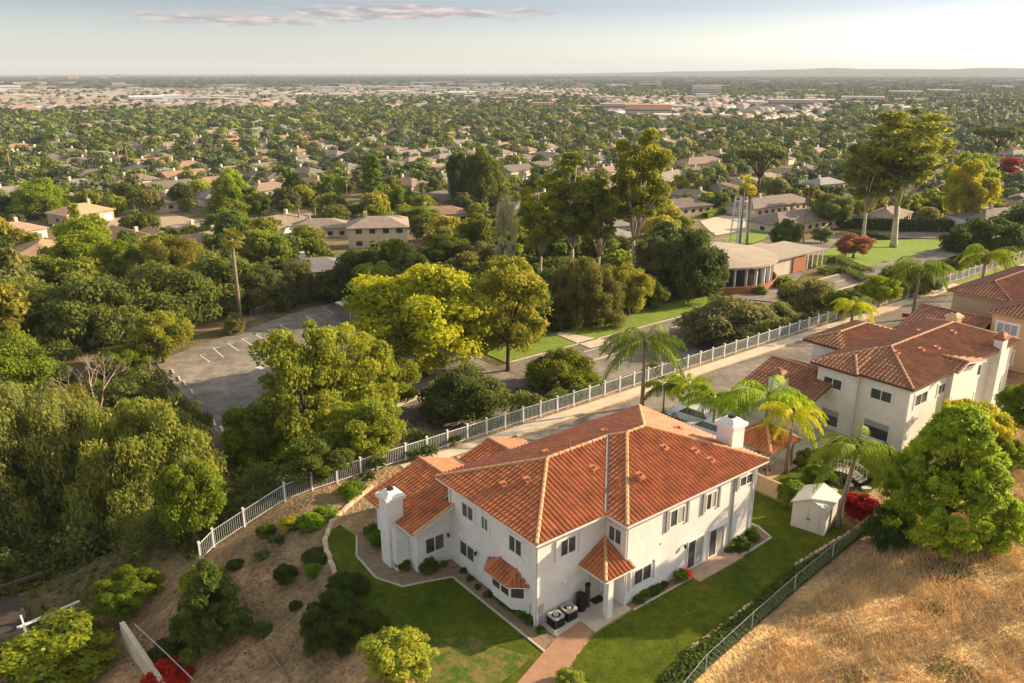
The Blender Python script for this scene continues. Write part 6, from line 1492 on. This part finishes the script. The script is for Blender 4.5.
def zone(x, y):
    u, w = pix(x, y, Tz(x, y)+2)
    c = ['at the left edge', 'far left', 'left', 'left of centre', 'in the centre', 'right of centre', 'right', 'far right', 'at the right edge'][min(8, max(0, int(u/1024*9)))]
    r = 'front' if w > 232 else ('near' if w > 205 else ('middle' if w > 180 else ('back' if w > 160 else 'farthest')))
    return '%s, %s suburb rows' % (c, r)
roofs = [(.32, .25, .20), (.27, .23, .21), (.38, .28, .21), (.22, .19, .17), (.33, .29, .26), (.42, .27, .17), (.29, .26, .25)]
RN = ['brown', 'dark grey brown', 'tan', 'dark', 'pale grey', 'orange brown', 'grey']
walls = [CRM, WHT, TAN, (1.15, 1.1, 1.05)]
specs = [(17, 10, (2, -9, 8.5, -4)), (20, 9, (-10, -8.5, -4, -4)), (15, 11, None), (18, 9.5, (-3, 3, 4, 9)), (16, 9, (2, -8, 8, -3.5))]
nI = 230
for i, (D, x, y, rz) in enumerate(hs[:nI]):
    k = i % 5; q7 = rs.randint(7); rc = roofs[q7]; wc = walls[rs.randint(4)]
    P = (x, y, Tz(x, y)+.1)
    lab = 'low %shouse with %s roof %s' % ('L shaped ' if k != 2 else 'plain ', RN[q7], zone(x, y)); grp = 'low houses filling the suburb beyond the lower road'
    if i < 5:
        L_, W_, wg = specs[i]
        t = gable_house(lab, P, rz, L_, W_, 2.9, rc, wc, group=grp, wing=wg, hip=(i != 3)); protos.append(t); continue
    src = protos[k]; t = src.copy(); C.objects.link(t); t['label'] = lab; t.location = P; t.rotation_euler.z = rz
    for ch in src.children:
        if D > 330 and ch.name.startswith(('window', 'garage')): continue
        c = ch.copy(); C.objects.link(c); c.parent = t
        if ch.name.startswith(('roof', 'wing_roof')): c.color = (*rc, 1)
        elif ch.name.startswith(('wall', 'chimney')): c.color = (*wc, 1)
b = MB()
def simple_house(b, x, y, rz, L_, W_, h, rc, wc, pitch=.35):
    c, s_ = math.cos(rz), math.sin(rz); z = Tz(x, y)
    f_ = lambda u, v, w: (x+u*c-v*s_, y+u*s_+v*c, z+w)
    a, d = L_/2, W_/2
    b.add([f_(-a, -d, -1), f_(a, -d, -1), f_(a, d, -1), f_(-a, d, -1), f_(-a, -d, h), f_(a, -d, h), f_(a, d, h), f_(-a, d, h)], [(0, 1, 5, 4), (1, 2, 6, 5), (2, 3, 7, 6), (3, 0, 4, 7)], wc)
    a += .5; d += .5
    b.add([f_(-a, -d, h), f_(a, -d, h), f_(a, d, h), f_(-a, d, h), f_(-a+d, 0, h+d*pitch), f_(a-d, 0, h+d*pitch)], [(0, 1, 5, 4), (1, 2, 5), (2, 3, 4, 5), (3, 0, 4)], rc)
for (D, x, y, rz) in hs[nI:]:
    rc = roofs[rs.randint(7)]; wc = [(.7, .63, .54), (.8, .78, .74), (.58, .5, .42)][rs.randint(3)]; q = rs.uniform(.9, 1.5)
    simple_house(b, x, y, rz, 17*q, 10*q, 3.0, tuple(c*1.1 for c in rc), wc)
b.build('distant_houses', FARH, None, kind='stuff')
# flat roofed commercial blocks and halls of the business district
cb = 0
def block(label, px, base, wpx, dep, hpx, wc, rc, group=None, name='commercial_building'):
    P = at(px, base, -20.9); D = math.hypot(P[0]-CAM[0], P[1]-CAM[1]); w = width_at(P, wpx); h = max(4, width_at(P, hpx)); an = math.atan2(P[1]-CAM[1], P[0]-CAM[0])-PI/2
    t = thing(name, label, 'building', P, an, group); h *= (.62 if name == 'tower_block' else 1.45) if not group else 1.1
    f = MB().box(-w/2, 0, -1, w/2, dep, h, wc).build('wall', FARH); f.parent = t
    f = MB(); f.box(-w/2-.3, -.3, h, w/2+.3, dep+.3, h+.8, tuple(c*.95 for c in wc)); f.box(-w/2+.6, .6, h+.8, w/2-.6, dep-.6, h+.85, rc); g = f.build('parapet', FARH); g.parent = t
    n = max(2, int(w/9)); f = MB()
    for lv in range(max(1, int(h/4.5))):
        f.box(-w/2+1, -.15, 1.4+lv*4.2, w/2-1, .0, 3.0+lv*4.2, (.20, .19, .19))
    g = f.build('window_band', FARH); g.parent = t
    return t
PINK = (.74, .54, .42); CREAM = (.84, .75, .60); WH = (.9, .88, .84); ORR = (.50, .22, .12); GRR = (.50, .47, .43)
block('broad peach coloured building with an orange roof in the middle distance', 648, 116, 46, 30, 7, (.80, .52, .34), (.60, .27, .14))
block('long peach building joined on the left of the orange roofed one', 617, 112, 34, 30, 5, (.68, .55, .46), (.60, .34, .22))
block('white low hall in front of the peach buildings', 666, 121, 26, 20, 3.2, WH, WH)
block('peach building right of the white low hall', 712, 122, 34, 30, 4, (.66, .52, .46), (.5, .36, .28))
block('long pinkish terrace behind the tall eucalyptus top', 790, 108, 44, 40, 5, (.60, .46, .42), GRR)
block('pale office block with several stepped floors right of the centre', 706, 98, 28, 40, 8, (.70, .60, .54), GRR)
block('small white block beside the stepped offices', 702, 102, 12, 16, 5, WH, WH)
block('cream long building above the great eucalyptus', 862, 104, 40, 40, 4.5, (.72, .64, .56), GRR)
block('isolated pale tower on the horizon right of the centre', 614, 81, 7, 60, 8, (.62, .58, .54), GRR, name='tower_block')
block('long orange roofed school like hall in the left middle distance', 330, 121, 40, 24, 4, (.70, .52, .36), (.56, .28, .15))
block('small hall with pale gable in the left middle distance', 313, 119, 16, 14, 3, (.75, .66, .54), (.55, .30, .2))
block('peach hall left of the middle, in front of the first tall eucalyptus', 543, 111, 20, 20, 5, (.72, .50, .36), (.60, .36, .26))
block('cream warehouse row far right of the peach buildings', 905, 96, 30, 50, 3, CREAM, GRR)
block('white warehouse with long pale roof in the left business strip', 147, 103, 32, 60, 4, (.86, .85, .84), WH)
block('white warehouse right of the long pale one', 172, 101, 18, 50, 3.5, (.88, .88, .88), WH)
block('grey warehouse at the right end of the left business strip', 196, 103, 26, 50, 3, (.55, .53, .52), GRR)
block('tall ochre block on the left horizon', 74, 80, 10, 60, 6, (.78, .52, .30), GRR, name='tower_block')
block('pale tall block on the left horizon beside the ochre one', 104, 79, 9, 60, 7, (.80, .76, .70), WH, name='tower_block')
block('grey tall block on the left horizon left of the ochre one', 43, 80, 10, 60, 7, (.50, .48, .50), GRR, name='tower_block')
block('slim grey block right of the pale one on the left horizon', 119, 79, 6, 60, 7, (.55, .52, .54), GRR, name='tower_block')
block('white hall at the far left edge of the business strip', 10, 92, 20, 50, 4, (.85, .83, .78), WH)
for i in range(150):
    px_ = rs.uniform(-10, 520) if i < 95 else rs.uniform(420, 1030); py_ = rs.uniform(84, 104) if i < 95 else rs.uniform(80, 112)
    if i < 95 and px_ > 300: py_ = rs.uniform(84, 98)
    s_ = (py_-72)/25
    wc = [CREAM, WH, PINK, (.66, .56, .48), (.75, .60, .44)][rs.randint(5)]; rc = [GRR, WH, (.60, .50, .42), (.55, .36, .26)][rs.randint(4)]
    block('%s low %s commercial block, %s' % (['narrow', 'long'][int(px_*7) % 2], ['cream', 'white', 'pinkish', 'tan', 'ochre'][[CREAM, WH, PINK, (.66, .56, .48), (.75, .60, .44)].index(wc)], '%s, %s' % (['left edge', 'far left', 'left', 'centre left', 'centre', 'centre right', 'right', 'far right', 'right edge', 'right edge'][max(0, min(9, int(px_/114)))], ['on the horizon strip', 'in the farthest strip', 'in the far strip', 'in the middle strip', 'in the nearer strip', 'in the nearest strip'][max(0, min(5, int((py_-80)/5.5)))])), px_, py_, rs.uniform(9, 30)*s_+5, rs.uniform(15, 50), rs.uniform(1.4, 2.8)*s_**.7+.6, wc, rc, group='low pale blocks of the far business strips')
# trees of the suburb
pts = []
cell = 9.5
def okt(x, y, D):
    if D < 118 or y < 58 or not infov(x, y): return False
    v = (x*uy[0]+y*uy[1]); dv = abs((v+33) % 66-33)
    if D > 165 and dv < 5.0: return False
    if openspot(x, y, 2): return False
    return True
hxy = np.array([(h[1], h[2]) for h in hs])
N_ = 0
for D0, D1, sp_, pr in ((118, 520, 8.2, .88), (520, 1100, 11.5, .95), (1100, 2400, 20, .95), (2400, 7500, 50, .9)):
    # polar-ish sampling on a jittered grid
    xs_ = np.arange(CAM[0]-D1, CAM[0]+D1, sp_); ys_ = np.arange(58, CAM[1]+D1+40, sp_)
    X, Y = np.meshgrid(xs_, ys_); X = X+rs.uniform(-.5, .5, X.shape)*sp_; Y = Y+rs.uniform(-.5, .5, Y.shape)*sp_
    D = np.hypot(X-CAM[0], Y-CAM[1]); an = np.degrees(np.arctan2(Y-CAM[1], X-CAM[0]))-51.8
    m_ = (D >= D0) & (D < D1) & (np.abs(an) < 36) & (rs.uniform(0, 1, X.shape) < pr)
    X, Y, D, an = X[m_], Y[m_], D[m_], an[m_]
    # the business district has few trees
    px_ = 512+np.tan(np.radians(-an))*850; py_ = 71+ 812*(28.71+21)/D
    bus = ((py_ < 105) & (py_ > 83) & (px_ < 300)) | ((py_ < 118) & (py_ > 95) & (px_ > 600) & (px_ < 830)) | ((py_ < 96) & (py_ > 82) & (px_ < 600))
    keep = ~bus | (rs.uniform(0, 1, len(X)) < .16)
    for x, y, d in zip(X[keep], Y[keep], D[keep]):
        if d < 1100 and not okt(x, y, d): continue
        if d < 700:
            if np.min(np.hypot(hxy[:, 0]-x, hxy[:, 1]-y)) < 7.0: continue
            if np.any(np.hypot(KA[:, 0]-x, KA[:, 1]-y) < KA[:, 2]*.62) or corridor(x, y): continue
            if x < 40 and y < 104 and x > -4: continue
        pts.append((d, x, y, sp_))
pts.sort()
def far_proto(seed, W, H, n, ls, shape, K, lr):
    V, Q, rn, c = crown_arrays(seed, W, H, .6, K, lr, n, ls, shape, fill=.1)
    # trunk quads appended with their own material
    tr = []; r0 = .25
    for k in range(4):
        a, b_ = PI/2*k, PI/2*(k+1); tr += [(r0*math.cos(a), r0*math.sin(a), -.8), (r0*math.cos(b_), r0*math.sin(b_), -.8), (r0*math.cos(b_), r0*math.sin(b_), H*.5), (r0*math.cos(a), r0*math.sin(a), H*.5)]
    o = len(V); V = np.concatenate([V, np.array(tr)]); Q = np.concatenate([Q, np.arange(16).reshape(-1, 4)+o]); rn = np.concatenate([rn, [.5]*4])
    return npmesh('suburb_tree', V, Q, None, rn, mats=[LEAF, BARK], midx=[0]*(len(Q)-4)+[1]*4)
FP = [far_proto(101, 8, 6.5, 2600, .42, 'round', 34, 1.0), far_proto(102, 9, 7, 2600, .46, 'dome', 36, 1.1), far_proto(103, 7, 7.5, 2400, .42, 'round', 30, 1.0), far_proto(104, 3.4, 10, 1500, .36, 'column', 22, .8), far_proto(105, 10, 5.5, 2600, .48, 'dome', 36, 1.1), far_proto(106, 6, 4, 1500, .40, 'dome', 20, .9)]
cols = [(.10, .135, .025), (.14, .175, .025), (.075, .105, .03), (.12, .13, .045), (.17, .20, .025), (.06, .09, .03), (.20, .20, .04), (.11, .12, .06)]
KL = ['round', 'domed', 'upright', 'columnar', 'spreading', 'bushy']; CN = ['green', 'bright green', 'dark green', 'olive', 'yellow green', 'deep green', 'golden', 'grey green']
SV = []; SQ = []; SC = []; off = 0
FAR_ = {}
def arrays(n, seed, flatq):
    V, Q, rn, c = crown_arrays(seed, 8, 6.5, .4, 12, 1.7, n, flatq, 'dome', fill=.0, jit=.35, asp=1.2); return V, Q, rn
TIER = [(700, [arrays(260, 201+i, 1.0) for i in range(3)]), (1100, [arrays(90, 211+i, 1.7) for i in range(3)]), (2400, [arrays(34, 221+i, 2.6) for i in range(3)]), (1e9, [arrays(14, 231+i, 4.2) for i in range(3)])]
for i, (d, x, y, sp_) in enumerate(pts):
    k = rs.choice(6, p=[.24, .22, .18, .05, .14, .17]); q8 = rs.randint(len(cols)); c = np.array(cols[q8])*rs.uniform(.8, 1.2)
    s_ = rs.uniform(.6, 1.3)*(1.0 if d < 520 else (1.35 if d < 1100 else sp_/12)); sz = s_ if d < 1100 else rs.uniform(.9, 1.6)
    if i < 300:
        o = bpy.data.objects.new('suburb_tree', FP[k]); C.objects.link(o); o.location = (x, y, Tz(x, y)); o.scale = (s_, s_, s_*rs.uniform(.85, 1.2)); o.rotation_euler.z = rs.uniform(0, 6.28); o.color = (*c, 1)
        setp(o, '%s %s tree %s' % (CN[q8], KL[k], zone(x, y)), 'tree', 'trees among the suburban houses, kind %s' % ['round', 'domed', 'upright', 'columnar', 'spreading', 'bushy'][k])
    else:
        for lim, L_ in TIER:
            if d < lim: break
        V, Q, rn = L_[rs.randint(3)]; a = rs.uniform(0, 6.28); ca, sa_ = math.cos(a), math.sin(a)
        W_ = np.stack([x+(V[:, 0]*ca-V[:, 1]*sa_)*s_, y+(V[:, 0]*sa_+V[:, 1]*ca)*s_, Tz(x, y)+V[:, 2]*sz], 1)
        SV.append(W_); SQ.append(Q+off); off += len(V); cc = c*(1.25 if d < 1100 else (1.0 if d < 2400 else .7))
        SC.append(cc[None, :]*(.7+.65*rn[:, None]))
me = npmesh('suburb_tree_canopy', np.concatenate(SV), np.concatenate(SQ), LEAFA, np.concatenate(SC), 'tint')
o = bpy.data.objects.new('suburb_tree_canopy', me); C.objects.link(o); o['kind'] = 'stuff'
# undergrowth filling the grove between lot, road and houses
def scrub(name, region, n, col, seed, ok, s0=1.6, nl=420, ls=.30):
    rs_ = np.random.RandomState(seed); V0, Q0, r0_, c_ = crown_arrays(seed, 3.2, 2.4, 0, 22, .5, nl, ls, 'dome'); VV = []; QQ = []; RR = []; o_f = 0
    for _ in range(n):
        x, y = rs_.uniform(region[0], region[1]), rs_.uniform(region[2], region[3])
        if not ok(x, y): continue
        s_ = s0*rs_.uniform(.6, 1.5); a = rs_.uniform(0, 6.28); ca, sa_ = math.cos(a), math.sin(a)
        VV.append(np.stack([x+(V0[:, 0]*ca-V0[:, 1]*sa_)*s_, y+(V0[:, 0]*sa_+V0[:, 1]*ca)*s_, Tz(x, y)-.2+V0[:, 2]*s_], 1)); QQ.append(Q0+o_f); o_f += len(V0); RR.append(np.clip(r0_*.6+rs_.uniform(0, .4), 0, 1))
    o = bpy.data.objects.new(name, npmesh(name, np.concatenate(VV), np.concatenate(QQ), LEAF, np.concatenate(RR))); C.objects.link(o); o['kind'] = 'stuff'; o.color = (*col, 1)
print('N trees', len(pts), 'houses', len(hs), 'stuff faces', len(me.polygons))
scrub('undergrowth', (38, 130, 57, 100), 330, (.075, .10, .025), 301, lambda x, y: not openspot(x, y, 3) and y > 57.5+(0 if x < 70 else 1) and math.hypot(x-cx_, y-cy_) > 15 and not (cx_+8 < x < cx_+38 and y < cy_+8 and y > cy_-10))
scrub('undergrowth', (-60, 0, 26, 112), 330, (.085, .11, .035), 302, lambda x, y: (x < -2.5 or y > 97) and not (x > -27 and y < 31 and x < -13), nl=1400, ls=.11)
scrub('undergrowth', (-2, 40, 95, 125), 120, (.06, .085, .025), 303, lambda x, y: True)
scrub('undergrowth', (2, 140, 24, 44), 150, (.095, .12, .035), 304, lambda x, y: y < 32.5 or x > 82, .8, nl=900, ls=.16)

# weeds and stones of the dry hill
def weedok(x, y, rs):
    fy = -8.6+np.clip((x-4.4)/19, 0, 1.5)*1.9; m_ = np.zeros(len(x), bool)
    for a, c, s_ in [(13, -16, 1.3), (17.5, -13, .9), (22, -11.5, 1.6), (26, -10.5, 2.2), (30, -14, 1.0), (9.5, -13, .7), (20, -18, .8), (34, -10, 1.5), (11.5, -11, .6)]: m_ |= ((x-a)**2+(y-c)**2 < s_*s_*rs.uniform(0, 1.3, len(x)))
    return (y < fy-.3) & m_
scatter('hill_weeds', 60000, (2, 40, -22, -6), .09, .12, LEAF, (.11, .12, .04), 8, ok=weedok)
def soilok(x, y, rs): return y < -9.3
# parked cars along the suburban streets
base_car = make_car('pale car parked on a street', (.6, .6, .6), (0, 0, -50), 0)
CC = [((.75, .75, .74), 'white'), ((.45, .47, .5), 'silver'), ((.05, .05, .06), 'black'), ((.30, .04, .03), 'red'), ((.06, .10, .22), 'blue'), ((.35, .33, .30), 'grey')]
n_ = 0
for i in range(400):
    if n_ >= 26: break
    j = rs.randint(2, 7); u0 = rs.uniform(-150, 500); v0 = j*66.0+rs.choice([-2.7, 2.7]); x, y = ux*u0+uy*v0; D = math.hypot(x-CAM[0], y-CAM[1])
    if not (175 < D < 420) or not infov(x, y, 0) or y < 70 or openspot(x, y, 0): continue
    col_, cn_ = CC[rs.randint(6)]; c = base_car if n_ == 0 else base_car.copy()
    if n_:
        C.objects.link(c)
        for ch in base_car.children:
            k = ch.copy(); C.objects.link(k); k.parent = c
            for g in ch.children: g2 = g.copy(); C.objects.link(g2); g2.parent = k
    for ch in c.children:
        if ch.name.startswith(('body', 'roof')): ch.color = (*col_, 1)
    c.location = (x, y, Tz(x, y)+.3); c.rotation_euler = (0, 0, TH+(PI if n_ % 2 else 0)); c['label'] = '%s car parked on a street %s' % (cn_, zone(x, y)); c['group'] = 'cars parked along the suburban streets'; n_ += 1
